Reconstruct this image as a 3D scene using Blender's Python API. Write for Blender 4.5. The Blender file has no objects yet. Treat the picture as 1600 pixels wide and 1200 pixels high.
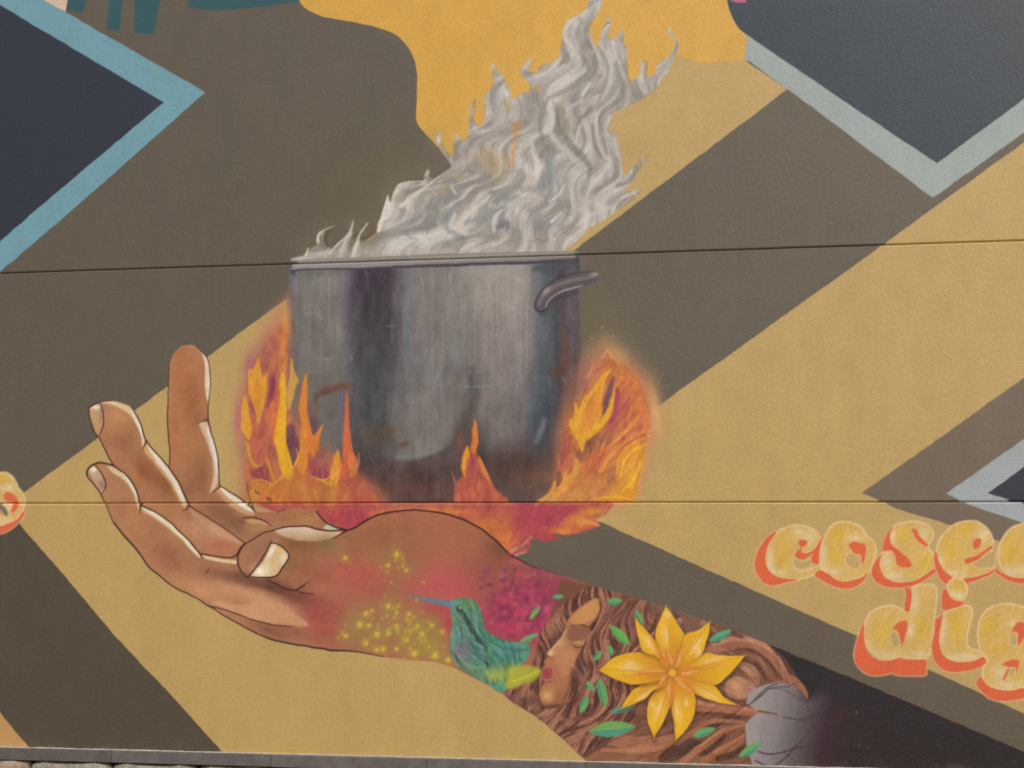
import bpy, bmesh, math, random
import numpy as np
from mathutils import Matrix, Vector

# ------------------------------------------------------------------ camera
FPX = 2400.0                       # focal length in photo pixels (photo 1600 x 1200)
VPX, VPY = -11800.0, 805.0         # vanishing point of the wall's horizontals
DIST, EYE = 6.8, 1.6
TILT = math.atan((VPY - 600) / FPX)
YAW = math.atan(FPX / ((800 - VPX) * math.cos(TILT)))
Fv = np.array([-math.sin(YAW) * math.cos(TILT), math.cos(YAW) * math.cos(TILT), math.sin(TILT)])
Rv = np.array([math.cos(YAW), math.sin(YAW), 0.0])
Uv = np.cross(Rv, Fv)
CAM = np.array([0.0, -DIST, EYE])
sc = bpy.context.scene
col = sc.collection
cd = bpy.data.cameras.new('camera'); cam = bpy.data.objects.new('camera', cd); col.objects.link(cam)
cd.sensor_width = 36.0; cd.lens = 36.0 * FPX / 1600.0; cd.clip_end = 2000; cd.clip_start = 0.05
cam.matrix_world = Matrix(((Rv[0], Uv[0], -Fv[0], CAM[0]), (Rv[1], Uv[1], -Fv[1], CAM[1]), (Rv[2], Uv[2], -Fv[2], CAM[2]), (0, 0, 0, 1)))
sc.camera = cam

# ------------------------------------------------------------------ light
SUN_EL, SUN_AZ = 42.0, 35.0        # azimuth: degrees from straight-out-of-the-wall (-Y) towards +X
wd = bpy.data.worlds.new('World'); sc.world = wd; wd.use_nodes = True
nt = wd.node_tree; nt.nodes.clear()
sky = nt.nodes.new('ShaderNodeTexSky'); sky.sky_type = 'NISHITA'; sky.sun_disc = False
sky.sun_elevation = math.radians(SUN_EL); sky.sun_rotation = math.radians(180 - SUN_AZ)
sky.air_density = 1.0; sky.dust_density = 4.0; sky.ozone_density = 1.0
bg = nt.nodes.new('ShaderNodeBackground'); bg.inputs['Strength'].default_value = 0.12
wo = nt.nodes.new('ShaderNodeOutputWorld')
nt.links.new(sky.outputs[0], bg.inputs[0]); nt.links.new(bg.outputs[0], wo.inputs[0])
ld = bpy.data.lights.new('sun', 'SUN'); ld.energy = 1.5; ld.angle = math.radians(12); ld.color = (1.0, 0.965, 0.87)
sun = bpy.data.objects.new('sun', ld); col.objects.link(sun)
el, az = math.radians(SUN_EL), math.radians(SUN_AZ)
sd = Vector((math.cos(el) * math.sin(az), -math.cos(el) * math.cos(az), math.sin(el)))
sun.rotation_euler = sd.to_track_quat('Z', 'Y').to_euler()
sun.location = (4, -6, 9)
sc.view_settings.view_transform = 'Standard'; sc.view_settings.look = 'None'
sc.view_settings.gamma = 1.0; sc.view_settings.use_curve_mapping = False
sc.view_settings.exposure = 0.27
ALB = 1.0

# ------------------------------------------------------------------ photo pixel <-> wall
def wall_at(u, v):
    d = Fv + Rv * ((u - 800) / FPX) + Uv * ((600 - v) / FPX)
    t = DIST / d[1]
    return CAM[0] + d[0] * t, CAM[2] + d[2] * t
def pix(x, z, y=0.0):
    dx = x - CAM[0]; dz = z - CAM[2]; dy = y - CAM[1]
    w = dx * Fv[0] + dy * Fv[1] + dz * Fv[2]
    return 800 + FPX * (dx * Rv[0] + dy * Rv[1] + dz * Rv[2]) / w, 600 - FPX * (dx * Uv[0] + dy * Uv[1] + dz * Uv[2]) / w
Z_LOW = wall_at(0, 786.5)[1]        # lower joint
Z_UP = wall_at(0, 427)[1]           # upper joint
ZB0 = wall_at(0, 1167.5); ZB1 = wall_at(1200, 1197.5)
SLOPE = (ZB1[1] - ZB0[1]) / (ZB1[0] - ZB0[0])
def z_bot(x): return ZB0[1] + (x - ZB0[0]) * SLOPE

# ------------------------------------------------------------------ the mural, mixed like paint on a canvas in photo units
CX0, CY0, CW, CH = -420, -260, 2440, 1540
rng = np.random.default_rng(7)
random.seed(3)
img = np.empty((CH, CW, 3), np.float32)
ids = np.zeros((CH, CW), np.int16)
PARTS = [None]                      # id -> (name, label, parent id)
def part(name, label=None, parent=0):
    PARTS.append((name, label, parent)); return len(PARTS) - 1
def P(s):
    if not isinstance(s, str): return np.array(s, np.float32)
    return np.array([[float(q) for q in t.split(',')] for t in s.split()], np.float32)
def spl(p, closed=True, n=5):
    p = P(p); m = len(p); out = []
    for i in range(m if closed else m - 1):
        if closed: a, b, c, d = p[(i - 1) % m], p[i], p[(i + 1) % m], p[(i + 2) % m]
        else: a, b, c, d = p[max(i - 1, 0)], p[i], p[i + 1], p[min(i + 2, m - 1)]
        for k in range(n):
            t = k / n
            out.append(0.5 * (2 * b + (c - a) * t + (2 * a - 5 * b + 4 * c - d) * t * t + (3 * b - a - 3 * c + d) * t ** 3))
    if not closed: out.append(p[-1])
    return np.array(out, np.float32)
def win(x0, y0, x1, y1):
    a = int(max(0, math.floor(x0) - CX0)); b = int(min(CW, math.ceil(x1) - CX0 + 1))
    c = int(max(0, math.floor(y0) - CY0)); d = int(min(CH, math.ceil(y1) - CY0 + 1))
    return a, b, c, d
def grid(a, b, c, d):
    return np.arange(a, b, dtype=np.float32)[None, :] + CX0, np.arange(c, d, dtype=np.float32)[:, None] + CY0
def poly_alpha(p, f):
    m = f + 2
    a, b, c, d = win(p[:, 0].min() - m, p[:, 1].min() - m, p[:, 0].max() + m, p[:, 1].max() + m)
    if b <= a or d <= c: return None
    X, Y = grid(a, b, c, d)
    ins = np.zeros((d - c, b - a), bool); dist = np.full((d - c, b - a), 1e3, np.float32)
    q = np.roll(p, -1, 0)
    for (x1, y1), (x2, y2) in zip(p, q):
        if y1 != y2:
            r0 = int(max(0, math.ceil(min(y1, y2) - CY0 - c))); r1 = int(min(d - c, math.ceil(max(y1, y2) - CY0 - c)))
            if r1 > r0:
                yy = Y[r0:r1]; xi = x1 + (yy - y1) * (x2 - x1) / (y2 - y1)
                ins[r0:r1] ^= (X < xi)
        e0, e1, g0, g1 = win(min(x1, x2) - m, min(y1, y2) - m, max(x1, x2) + m, max(y1, y2) + m)
        e0, e1, g0, g1 = max(e0, a), min(e1, b), max(g0, c), min(g1, d)
        if e1 <= e0 or g1 <= g0: continue
        xx, yy = grid(e0, e1, g0, g1); vx, vy = x2 - x1, y2 - y1; L = vx * vx + vy * vy + 1e-9
        t = np.clip(((xx - x1) * vx + (yy - y1) * vy) / L, 0, 1)
        dd = np.sqrt((xx - x1 - t * vx) ** 2 + (yy - y1 - t * vy) ** 2)
        s = dist[g0 - c:g1 - c, e0 - a:e1 - a]; np.minimum(s, dd, out=s)
    sd_ = np.where(ins, -dist, dist)
    al = np.clip(0.5 - sd_ / f, 0, 1)
    if f > 3: al = al * al * (3 - 2 * al)
    return a, b, c, d, al
def put(w, al, colr, alpha=1.0, clip=None, pid=None, keep=None):
    a, b, c, d = w
    if clip is not None: al = al * clip[c:d, a:b]
    if pid is not None: ids[c:d, a:b][al > 0.5] = pid
    al = (al * alpha)[..., None]
    cc = colr(*grid(a, b, c, d)) if callable(colr) else np.array(colr, np.float32)
    img[c:d, a:b] = img[c:d, a:b] * (1 - al) + cc * al
def fill(pts, colr, a=1.0, f=1.1, smooth=False, clip=None, pid=None, n=5):
    p = spl(pts, True, n) if smooth else P(pts)
    r = poly_alpha(p, f)
    if r is None: return
    put(r[:4], r[4], colr, a, clip, pid)
def mask(pts, f=1.1, smooth=False):
    p = spl(pts) if smooth else P(pts)
    r = poly_alpha(p, f); m = np.zeros((CH, CW), np.float32); m[r[2]:r[3], r[0]:r[1]] = r[4]; return m
def stroke(pts, w, colr, a=1.0, f=1.2, smooth=True, clip=None, pid=None, n=4):
    p0 = P(pts); w0 = np.array(w if hasattr(w, '__len__') else [w] * 2, np.float32) * 0.5
    p = spl(p0, False, n) if smooth and len(p0) > 2 else p0
    ws = np.interp(np.linspace(0, 1, len(p)), np.linspace(0, 1, len(w0)), w0)
    m = float(ws.max()) + f + 1
    a0, b0, c0, d0 = win(p[:, 0].min() - m, p[:, 1].min() - m, p[:, 0].max() + m, p[:, 1].max() + m)
    if b0 <= a0 or d0 <= c0: return
    dist = np.full((d0 - c0, b0 - a0), 1e3, np.float32)
    for i in range(len(p) - 1):
        (x1, y1), (x2, y2) = p[i], p[i + 1]
        e0, e1, g0, g1 = win(min(x1, x2) - m, min(y1, y2) - m, max(x1, x2) + m, max(y1, y2) + m)
        e0, e1, g0, g1 = max(e0, a0), min(e1, b0), max(g0, c0), min(g1, d0)
        if e1 <= e0 or g1 <= g0: continue
        xx, yy = grid(e0, e1, g0, g1); vx, vy = x2 - x1, y2 - y1; L = vx * vx + vy * vy + 1e-9
        t = np.clip(((xx - x1) * vx + (yy - y1) * vy) / L, 0, 1)
        dd = np.sqrt((xx - x1 - t * vx) ** 2 + (yy - y1 - t * vy) ** 2) - (ws[i] + (ws[i + 1] - ws[i]) * t)
        s = dist[g0 - c0:g1 - c0, e0 - a0:e1 - a0]; np.minimum(s, dd, out=s)
    put((a0, b0, c0, d0), np.clip(0.5 - dist / f, 0, 1), colr, a, clip, pid)
def blob(x, y, rx, ry, colr, a=1.0, rot=0.0, clip=None, pw=2.0, pid=None):
    R = max(rx, ry) * 2.2
    w = win(x - R, y - R, x + R, y + R)
    if w[1] <= w[0] or w[3] <= w[2]: return
    X, Y = grid(*w); c, s = math.cos(math.radians(rot)), math.sin(math.radians(rot))
    p = ((X - x) * c + (Y - y) * s) / rx; q = (-(X - x) * s + (Y - y) * c) / ry
    put(w, np.exp(-(p * p + q * q) ** (pw / 2)), colr, a, clip, pid)
def lin(x0, y0, c0, x1, y1, c1):
    c0 = np.array(c0, np.float32); c1 = np.array(c1, np.float32); L = (x1 - x0) ** 2 + (y1 - y0) ** 2
    def fn(X, Y):
        t = np.clip(((X - x0) * (x1 - x0) + (Y - y0) * (y1 - y0)) / L, 0, 1)[..., None]
        return c0 * (1 - t) + c1 * t
    return fn
def vnoise(w, h, sx, sy, seed):
    r = np.random.default_rng(seed); gw, gh = int(w / sx) + 3, int(h / sy) + 3
    g = r.random((gh, gw)).astype(np.float32)
    xs = np.arange(w) / sx; ys = np.arange(h) / sy; xi = xs.astype(int); yi = ys.astype(int)
    fx = (xs - xi).astype(np.float32); fy = (ys - yi).astype(np.float32); fx = fx * fx * (3 - 2 * fx); fy = (fy * fy * (3 - 2 * fy))[:, None]
    A = g[yi][:, xi] * (1 - fx) + g[yi][:, xi + 1] * fx; B = g[yi + 1][:, xi] * (1 - fx) + g[yi + 1][:, xi + 1] * fx
    return A * (1 - fy) + B * fy
def mottle(msk, sx, sy, amp, seed, tint=(1, 1, 1)):
    """vary the paint inside a mask: brush and spray unevenness"""
    ys, xs = np.where(msk > 0.02); a, b, c, d = xs.min(), xs.max() + 1, ys.min(), ys.max() + 1
    n = (vnoise(b - a, d - c, sx, sy, seed) - 0.5) * 2 * amp
    img[c:d, a:b] += (n * msk[c:d, a:b])[..., None] * np.array(tint, np.float32)

def blur_arr(A, sg):
    r = int(sg * 3) + 1; k = np.exp(-np.arange(-r, r + 1) ** 2 / (2 * sg * sg)).astype(np.float32); k /= k.sum()
    B = np.pad(A, ((r, r), (r, r), (0, 0)), 'edge'); B = sum(k[i] * B[i:i + A.shape[0]] for i in range(2 * r + 1)); return sum(k[i] * B[:, i:i + A.shape[1]] for i in range(2 * r + 1))
def lic(x0, x1, y0, y1, ang, L=18, scale=3.0, seed=1, step=1.4):
    """streaks of a dragged brush: noise smeared along a direction field"""
    w, h = x1 - x0, y1 - y0; nz = vnoise(w, h, scale, scale, seed); gx_, gy_ = np.meshgrid(np.arange(w, dtype=np.float32), np.arange(h, dtype=np.float32)); acc_ = nz.copy()
    for sg in (1, -1):
        px, py = gx_.copy(), gy_.copy()
        for k in range(L):
            a = ang(px + x0, py + y0); px = np.clip(px + sg * step * np.cos(a), 0, w - 1); py = np.clip(py - sg * step * np.sin(a), 0, h - 1)
            acc_ += nz[py.astype(np.int32), px.astype(np.int32)]
    return (acc_ - acc_.mean()) / acc_.std()
def ramp3(t, c0, c1, c2):
    t = np.clip(t, -1, 1)[..., None]; c0, c1, c2 = (np.array(c, np.float32) for c in (c0, c1, c2))
    return np.where(t < 0, c1 + (c0 - c1) * -t, c1 + (c2 - c1) * t)
def wash(x0, y0, lay, msk, a):
    """blend a streaky layer into the picture"""
    h, w = lay.shape[:2]; v = img[y0 - CY0:y0 - CY0 + h, x0 - CX0:x0 - CX0 + w]; m = (msk[y0 - CY0:y0 - CY0 + h, x0 - CX0:x0 - CX0 + w] * a)[..., None]
    v[:] = v * (1 - m) + lay * m
def soften(msk, sg, amp=0.0, sc_=12, seed=1, sharp=0.0):
    """drag and blend the wet paint inside a mask"""
    ys, xs = np.where(msk > 0.02); a, b, c, d = max(xs.min() - 4, 0), xs.max() + 5, max(ys.min() - 4, 0), ys.max() + 5
    A = img[c:d, a:b]; h, w = A.shape[:2]
    if amp:
        nx_ = (vnoise(w, h, sc_, sc_, seed) - .5) * 2 * amp; ny_ = (vnoise(w, h, sc_, sc_ * 1.5, seed + 1) - .5) * 2 * amp
        px = np.clip(np.arange(w)[None, :] + nx_, 0, w - 1.01); py = np.clip(np.arange(h)[:, None] + ny_, 0, h - 1.01)
        ix, iy = px.astype(int), py.astype(int); fx, fy = (px - ix)[..., None], (py - iy)[..., None]
        A = (A[iy, ix] * (1 - fx) + A[iy, ix + 1] * fx) * (1 - fy) + (A[iy + 1, ix] * (1 - fx) + A[iy + 1, ix + 1] * fx) * fy
    B = blur_arr(A, sg)
    m = msk[c:d, a:b, None]; img[c:d, a:b] = img[c:d, a:b] * (1 - m) + B * m
BROWN = (90, 80, 65); OCHRE = (181, 151, 91); NAVY_L = (35, 38, 50); NAVY_R = (32, 46, 57)
BLUE_L = (106, 150, 163); BLUE_R = (148, 158, 156); SUNNY = (204, 156, 58); TEAL = (34, 78, 82)
ORNG = (214, 104, 70); LINE = (66, 38, 34)

# --- flat colour fields
img[:] = BROWN
i_panel = [part('wall_panel'), part('wall_panel'), part('wall_panel')]
ids[:] = i_panel[0]
i_band = part('painted_band', 'broad ochre zigzag band running behind the hand and pot')
fill([(22, 800), (38, 769), (447, 467), (704, 277), (800, 205), (940, 170), (1060, 87), (1092, 100), (1163, 94), (1231, 139), (897, 391), (860, 440), (850, 640), (1000, 660), (1040, 626),
      (1383, 380), (1600, 222), (2100, -140), (2100, 1330), (1600, 1115), (1335, 992), (1127, 900), (937, 815), (800, 850), (790, 1040), (1010, 1300), (460, 1300), (345, 1172), (257, 1075), (182, 997), (100, 899), (33, 822)], OCHRE, pid=i_band)
i_b2 = part('painted_band', 'small ochre corner beside the dark brown band above the stones')
fill([(0, 1112), (21, 1140), (60, 1184), (160, 1300), (-420, 1300), (-420, 640)], (180, 140, 88), pid=i_b2)
i_b3 = part('painted_band', 'dark brown diagonal band beside the ochre corner above the stones')
fill([(-420, 560), (-60, 700), (33, 822), (100, 899), (182, 997), (257, 1075), (345, 1172), (460, 1300), (160, 1300), (60, 1184), (21, 1140), (0, 1112), (-420, 640)], (77, 67, 52), pid=i_b3)
i_sun = part('painted_blob', 'bright yellow rounded shape behind the steam')
fill([(470, -400)] + [tuple(q) for q in spl('460,-60 465,-10 475,11 505,26 550,34 585,42 612,51 630,65 642,82 650,102 652,140 650,182 657,200 670,215 684,230 706,258', False)] +
     [(760, 240), (930, 182), (1060, 87), (1092, 100), (1163, 94), (1168, 57), (1200, 40), (1200, -60), (1200, -400)], SUNNY, pid=i_sun)
i_nl = part('painted_chevron', 'dark navy chevron pointing right with pale blue border')
i_bl = part('chevron_border', 'pale blue border of the navy chevron', i_nl)
fill([(-420, -220), (-60, -85), (65, -2), (102, 19), (321, 144), (145, 300), (0, 425), (-420, 790)], BLUE_L, pid=i_bl)
fill([(-420, -300), (-420, -170), (0, 8), (256, 160), (89, 300), (0, 377), (-420, 740)], NAVY_L, pid=i_nl)
i_nr = part('painted_chevron', 'slate blue chevron pointing down with pale grey border')
i_br = part('chevron_border', 'pale grey border of the slate chevron', i_nr)
fill([(1140, 57), (1163, 95), (1172, 96), (1200, 117), (1231, 139), (1441, 297), (1458, 309), (1600, 207), (2040, -110), (2040, -400), (1300, -400)], BLUE_R, pid=i_br)
fill([(1165, 57), (1167, 60), (1163, 95), (1100, 98), (1100, -300), (1140, -300)], SUNNY, pid=i_sun)
fill([tuple(q) for q in spl('1128,-60 1132,-20 1136,2 1141,20 1149,36 1160,49 1172,58 1200,77', False)] + [(1332, 167), (1464, 255), (1600, 155), (2040, -160), (2040, -400), (1128, -400)], NAVY_R, pid=i_nr)
i_zz = part('painted_chevron', 'grey brown arrow point with blue core beside the lettering')
fill([(1347, 770), (1470, 683), (1600, 590), (2040, 275), (2040, 1010), (1600, 858), (1490, 822), (1400, 795)], (107, 91, 74), pid=i_zz)
i_zb = part('chevron_border', 'pale grey inner border of the arrow point', i_zz)
fill([(1478, 771), (1600, 686), (2040, 380), (2040, 960), (1600, 818), (1510, 787)], (150, 158, 160), pid=i_zb)
i_zn = part('chevron_core', 'dark navy core of the arrow point', i_zz)
fill([(1544, 770), (1600, 730), (2040, 430), (2040, 920), (1600, 788), (1582, 783)], (26, 31, 46), pid=i_zn)
i_pk = part('painted_patch', 'small pale pink painted patch above the blue border')
fill([(62, -4), (84, -40), (112, -40), (106, 0), (102, 19)], (205, 178, 152), pid=i_pk)
for s in ('107,-40 142,-40 134,0 129,20 105,16', '171,-40 196,-40 192,0 186,48 168,47', '212,-40 256,-40 250,0 241,53 209,51', '294,-60 294,0 295,12 325,16 362,15 400,11 430,8 466,2 468,-60'):
    fill(s, TEAL, pid=part('painted_bar', 'dark teal painted bar on brown at the mural top'), f=2)
i_mg = part('painted_patch', 'small magenta painted patch over the yellow shape')
fill('1128,-40 1134,-2 1150,4 1166,4 1172,-40', (176, 82, 112), pid=i_mg, f=2)

r8 = random.Random(42); pmk = (np.isin(ids, (i_panel[0], i_b3))).astype(np.float32)
for k in range(420):
    if k < 200: x, y, sl = r8.uniform(950, 1600), 0, .45; y = 830 + (x - 950) * .44 + r8.uniform(0, 90)
    elif k < 300: x, y, sl = r8.uniform(0, 340), r8.uniform(850, 1165), 1.1
    else: x, y, sl = r8.uniform(950, 1420), r8.uniform(200, 560), -.7
    L = r8.uniform(10, 46); q = r8.uniform(-.8, .8)
    stroke([(x, y), (x + L, y + L * (sl + q))], [1, r8.uniform(2, 6), 1], r8.choice(((104, 96, 74), (100, 90, 78), (76, 66, 54), (98, 92, 70))), r8.uniform(.08, .28), 3, False, clip=pmk)
# --- overspray round the fire and steam
for x, y, rx, ry, c, al in ((560, 300, 120, 70, (92, 84, 52), .5), (950, 540, 70, 60, (104, 92, 62), .6), (925, 500, 40, 70, (98, 90, 60), .5), (610, 270, 60, 40, (92, 84, 52), .5), (870, 855, 60, 18, (96, 88, 70), .5)):
    blob(x, y, rx, ry, c, al, clip=(ids == i_panel[0]).astype(np.float32))

# --- steam
i_st = part('painted_steam', 'wavy grey and white steam rising from the pot')
STEAM = '468,408 475,398 480,387 496,377 499,362 522,353 511,372 520,388 540,370 552,344 551,366 560,362 575,348 563,372 587,361 591,348 600,332 606,304 610,316 615,298 623,286 640,283 656,285 668,264 676,277 695,267 704,258 690,240 683,224 681,213 687,206 691,225 705,240 708,222 714,209 722,218 732,207 733,180 740,154 744,160 741,186 750,197 757,185 757,150 770,130 768,98 775,108 787,120 797,142 800,156 812,147 827,140 824,127 812,117 817,105 831,90 827,107 837,112 845,102 870,92 876,72 882,38 895,27 915,15 922,-4 930,-14 941,-6 937,16 922,45 925,63 934,72 940,50 951,26 955,40 950,57 960,60 973,46 975,65 980,75 981,100 985,126 992,122 1000,116 1001,97 1010,94 1012,110 1015,122 1025,112 1026,102 1045,87 1052,77 1055,65 1045,51 1046,43 1053,55 1060,68 1060,78 1050,96 1045,112 1035,122 1025,140 1012,150 995,160 975,170 958,177 957,190 952,203 962,207 965,225 970,240 972,262 976,273 986,264 997,252 1016,240 1005,256 997,271 985,287 975,298 1003,296 990,311 960,332 940,347 920,357 902,377 885,388 862,398 700,412'
for q in spl(STEAM)[::4]:
    if q[0] < 705 and q[1] < 400: blob(float(q[0]) - 4, float(q[1]) - 3, 13, 15, (132, 122, 100), .10)
    elif q[1] < 300 and q[0] < 1000: blob(float(q[0]), float(q[1]), 9, 10, (206, 172, 118), .12)
sm = mask(STEAM, 3.0, True); before = img.copy()
def steam_ang(x, y):
    up = np.clip((395 - y) / 330, 0, 1); rt = np.clip((x - 560) / 300, 0, 1)
    base = .62 + .42 * rt + .28 * up
    return base + (.75 - .2 * rt * (1 - up)) * np.sin((395 - y) / (13.5 + 3 * up) + x / 44.0 + 1.3 * np.sin(x / 57.0 + y / 91.0))
SX0, SX1, SY0, SY1 = 455, 1075, -20, 415
s1 = lic(SX0, SX1, SY0, SY1, steam_ang, 26, 4.6, 501); s2 = lic(SX0, SX1, SY0, SY1, steam_ang, 20, 2.2, 502); s3 = lic(SX0, SX1, SY0, SY1, steam_ang, 34, 11, 503)
s4 = lic(SX0, SX1, SY0, SY1, steam_ang, 30, 18, 504); st_ = np.tanh(.34 * s1 + .12 * s2 + .6 * s3 + .35 * s4)
fill(STEAM, (168, 161, 154), f=3.0, smooth=True, pid=i_st)
blob(560, 385, 80, 22, (178, 168, 150), .8, clip=sm); blob(610, 335, 20, 40, (196, 186, 176), .9, 30, clip=sm)
blob(650, 375, 45, 28, (168, 172, 172), .8, clip=sm); blob(690, 350, 30, 30, (150, 162, 165), .6, clip=sm)
blob(850, 120, 50, 40, (170, 160, 152), .8, clip=sm); blob(940, 150, 40, 40, (168, 158, 148), .7, clip=sm)
r2 = random.Random(11)
wash(SX0, SY0, ramp3(st_, (134, 129, 123), (176, 170, 163), (222, 216, 209)), sm, .8)
LT, LB, DK, BG, PU = (212, 204, 196), (198, 190, 184), (118, 112, 106), (134, 146, 150), (112, 106, 128)
STK = (
    ('481,387 478,398', (4, 2), (215, 195, 175), .9), ('498,376 499,364 522,353', (6, 4, 1), (205, 196, 176), .9), ('520,390 540,372 550,358 553,345', (7, 5, 3, 1), (192, 182, 168), .9),
    ('512,362 520,376 518,388', (3, 7, 3), (128, 116, 104), .8), ('556,390 562,368 575,350', (6, 4, 1), (200, 190, 175), .9), ('548,376 556,362', (2, 4), (125, 116, 105), .6),
    ('592,360 598,335 606,304', (8, 6, 1), LT, .9), ('622,300 624,288 640,284 662,283', (2, 4, 3, 1), (208, 198, 184), .9), ('630,320 655,300 690,274', (9, 6, 2), (198, 186, 174), .8),
    ('628,297 645,290 660,292', (2, 6, 2), (138, 130, 114), .8), ('672,288 690,276', (2, 3), (135, 125, 108), .7),
    ('671,321 650,342 622,354 592,369', (2, 5, 4, 8), (118, 120, 128), .9), ('632,362 640,370 652,374', (5, 4, 2), (128, 124, 122), .8), ('668,364 671,356', 4, (120, 130, 128), .8),
    ('727,302 715,314 690,327', (2, 5, 2), (214, 198, 182), 1), ('745,288 733,296 722,312', (2, 5, 3), (208, 190, 174), .9), ('708,306 692,312 678,320', (8, 9, 4), (126, 136, 142), .8),
    ('712,285 716,300 708,312', (4, 14, 6), (128, 130, 124), .7), ('742,300 735,310 712,318', (10, 12, 4), (136, 124, 116), .8),
    ('716,318 702,334 697,356 712,366 726,374', (8, 10, 7, 5, 2), (122, 130, 136), .9), ('765,305 752,318 733,332 720,350 728,364', (4, 8, 11, 15, 6), (212, 200, 182), .95),
    ('730,347 750,341 772,330 790,310', (6, 14, 16, 8), (124, 132, 136), .9), ('790,326 779,333 772,346 772,360', (2, 5, 6, 7), (212, 204, 194), 1), ('790,326 783,340 782,352', (6, 9, 6), (112, 122, 142), .9),
    ('776,356 790,350 792,360', (8, 12, 6), (100, 96, 122), .9), ('772,296 790,287 798,276', (5, 4, 2), (206, 196, 184), .9), ('768,306 782,302 796,310 810,306', (4, 10, 12, 6), (130, 136, 138), .8),
    ('800,287 812,268', (5, 8), (128, 136, 142), .8), ('742,250 730,264 742,270', (3, 4, 3), (122, 110, 100), .8), ('700,262 728,254 742,246', (16, 14, 5), (184, 174, 166), .8),
    ('706,292 712,302', 5, (206, 198, 192), .8), ('700,325 690,336 684,350', (8, 10, 4), (168, 178, 172), .6),
    ('817,292 840,292 858,272 861,252 853,236 840,225', (10, 15, 15, 12, 8, 5), (136, 148, 154), .9), ('868,250 874,268 862,290 846,306', (4, 8, 10, 6), (152, 164, 158), .8),
    ('830,215 834,240 842,258 838,272', (2, 6, 16, 14), (214, 204, 194), 1), ('832,286 820,290', 12, (212, 196, 178), .8), ('815,232 822,222 826,205', (6, 8, 4), (186, 180, 160), .7), ('812,262 816,250', 4, (202, 204, 222), .7),
    ('878,290 868,308 850,318 836,334 842,350 858,352 868,340 880,330', (2, 5, 14, 20, 18, 14, 12, 6), (122, 128, 130), .9), ('882,288 872,306 858,315', (2, 4, 3), (205, 206, 204), 1),
    ('845,312 832,322', (10, 6), (204, 184, 156), .8), ('862,346 866,342 878,332', (6, 5, 2), (206, 214, 216), 1), ('838,374 850,376 862,370', (4, 6, 3), (124, 118, 112), .8), ('880,338 870,350 858,362 862,374', (4, 7, 6, 8), (198, 188, 184), .8),
    ('857,152 847,175 845,205 850,225 860,240', (5, 9, 8, 7, 4), (128, 120, 108), .9), ('862,160 858,200 872,225 893,243 911,266', (5, 9, 11, 14, 4), (194, 186, 180), .9),
    ('872,162 872,195 885,215 896,232 912,246 922,264 918,282', (4, 6, 7, 10, 9, 8, 3), (118, 112, 104), .95), ('884,148 878,170 882,192 895,205', (5, 9, 10, 6), (176, 166, 128), .8),
    ('912,158 890,168 884,185', (4, 6, 3), (202, 192, 190), .8), ('922,172 903,192 897,212', (5, 7, 3), (124, 116, 104), .8), ('928,176 908,196 902,215', (3, 5, 2), (192, 182, 174), .8),
    ('922,130 914,142 908,156', (3, 6, 3), (210, 204, 198), .9), ('955,106 951,132 941,154', (3, 9, 4), (210, 204, 198), 1), ('935,72 948,98 950,122 936,160 908,186', (4, 6, 7, 8, 4), (132, 124, 112), .8),
    ('905,82 918,100 917,117 886,140 858,152', (4, 8, 8, 8, 5), (132, 126, 112), .8), ('962,97 966,125 954,148 934,172', (5, 10, 9, 5), (128, 118, 112), .8), ('890,100 862,112 838,118', (6, 10, 4), (202, 192, 184), .7),
    ('930,184 932,212 942,240 952,252', (6, 9, 8, 4), (196, 186, 178), .9), ('926,195 930,228 941,246', (4, 7, 3), (118, 110, 98), .9), ('933,205 934,225', 4, (178, 168, 128), .8),
    ('950,210 958,228 966,245', (8, 14, 6), (196, 186, 180), .8), ('885,272 895,282 905,272', (18, 22, 10), (182, 174, 168), .7), ('934,282 944,265 950,258', (14, 14, 6), (206, 196, 184), .8),
    ('948,268 945,285', (6, 8), (158, 148, 138), .8), ('966,290 982,285 994,270 1013,242', (8, 8, 8, 2), (124, 120, 118), .9), ('962,298 985,288', (3, 3), (212, 204, 196), .9), ('972,310 1000,298', (4, 2), (212, 206, 190), .9),
    ('905,330 925,312 945,300', (8, 14, 8), (192, 184, 178), .7), ('912,300 918,285', 10, (140, 138, 134), .7), ('945,318 965,308', (6, 8), (150, 142, 136), .7), ('900,352 925,335 955,322', (4, 7, 3), (206, 196, 194), .8),
    ('1004,134 1025,120 1042,100 1056,80 1058,66', (8, 9, 8, 6, 4), (168, 158, 150), .9), ('1048,52 1054,58', 2, (120, 124, 112), .9), ('1057,62 1058,72 1053,84', (3, 4, 3), (118, 126, 124), .8),
    ('1000,156 1018,146 1028,138', (3, 3, 1), (138, 132, 112), .9), ('1004,112 1006,100', 4, (196, 188, 182), .9), ('920,10 930,0', 8, (108, 112, 118), .7), ('905,30 918,36 928,14', (8, 14, 8), (148, 140, 122), .7),
    ('886,50 900,62 915,56', (6, 18, 10), (184, 176, 170), .7), ('944,60 946,72', 8, (160, 152, 148), .8), ('965,66 972,80 972,95', (8, 14, 10), (194, 186, 178), .8), ('935,78 920,84', 8, (186, 166, 148), .8),
    ('770,132 778,150 770,185', (8, 16, 12), (186, 180, 172), .8), ('788,140 792,148', 4, (220, 214, 230), .7), ('772,108 778,118', 4, (150, 164, 158), .9), ('736,190 736,205', 5, (160, 146, 154), .8), ('824,96 822,106', 4, (200, 184, 188), .9),
    ('815,118 828,128', 8, (176, 166, 166), .8), ('828,132 826,142', 4, (150, 142, 140), .8), ('786,160 794,175', 6, (170, 158, 100), .6), ('745,225 735,250', 10, (188, 178, 166), .7))
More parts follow.
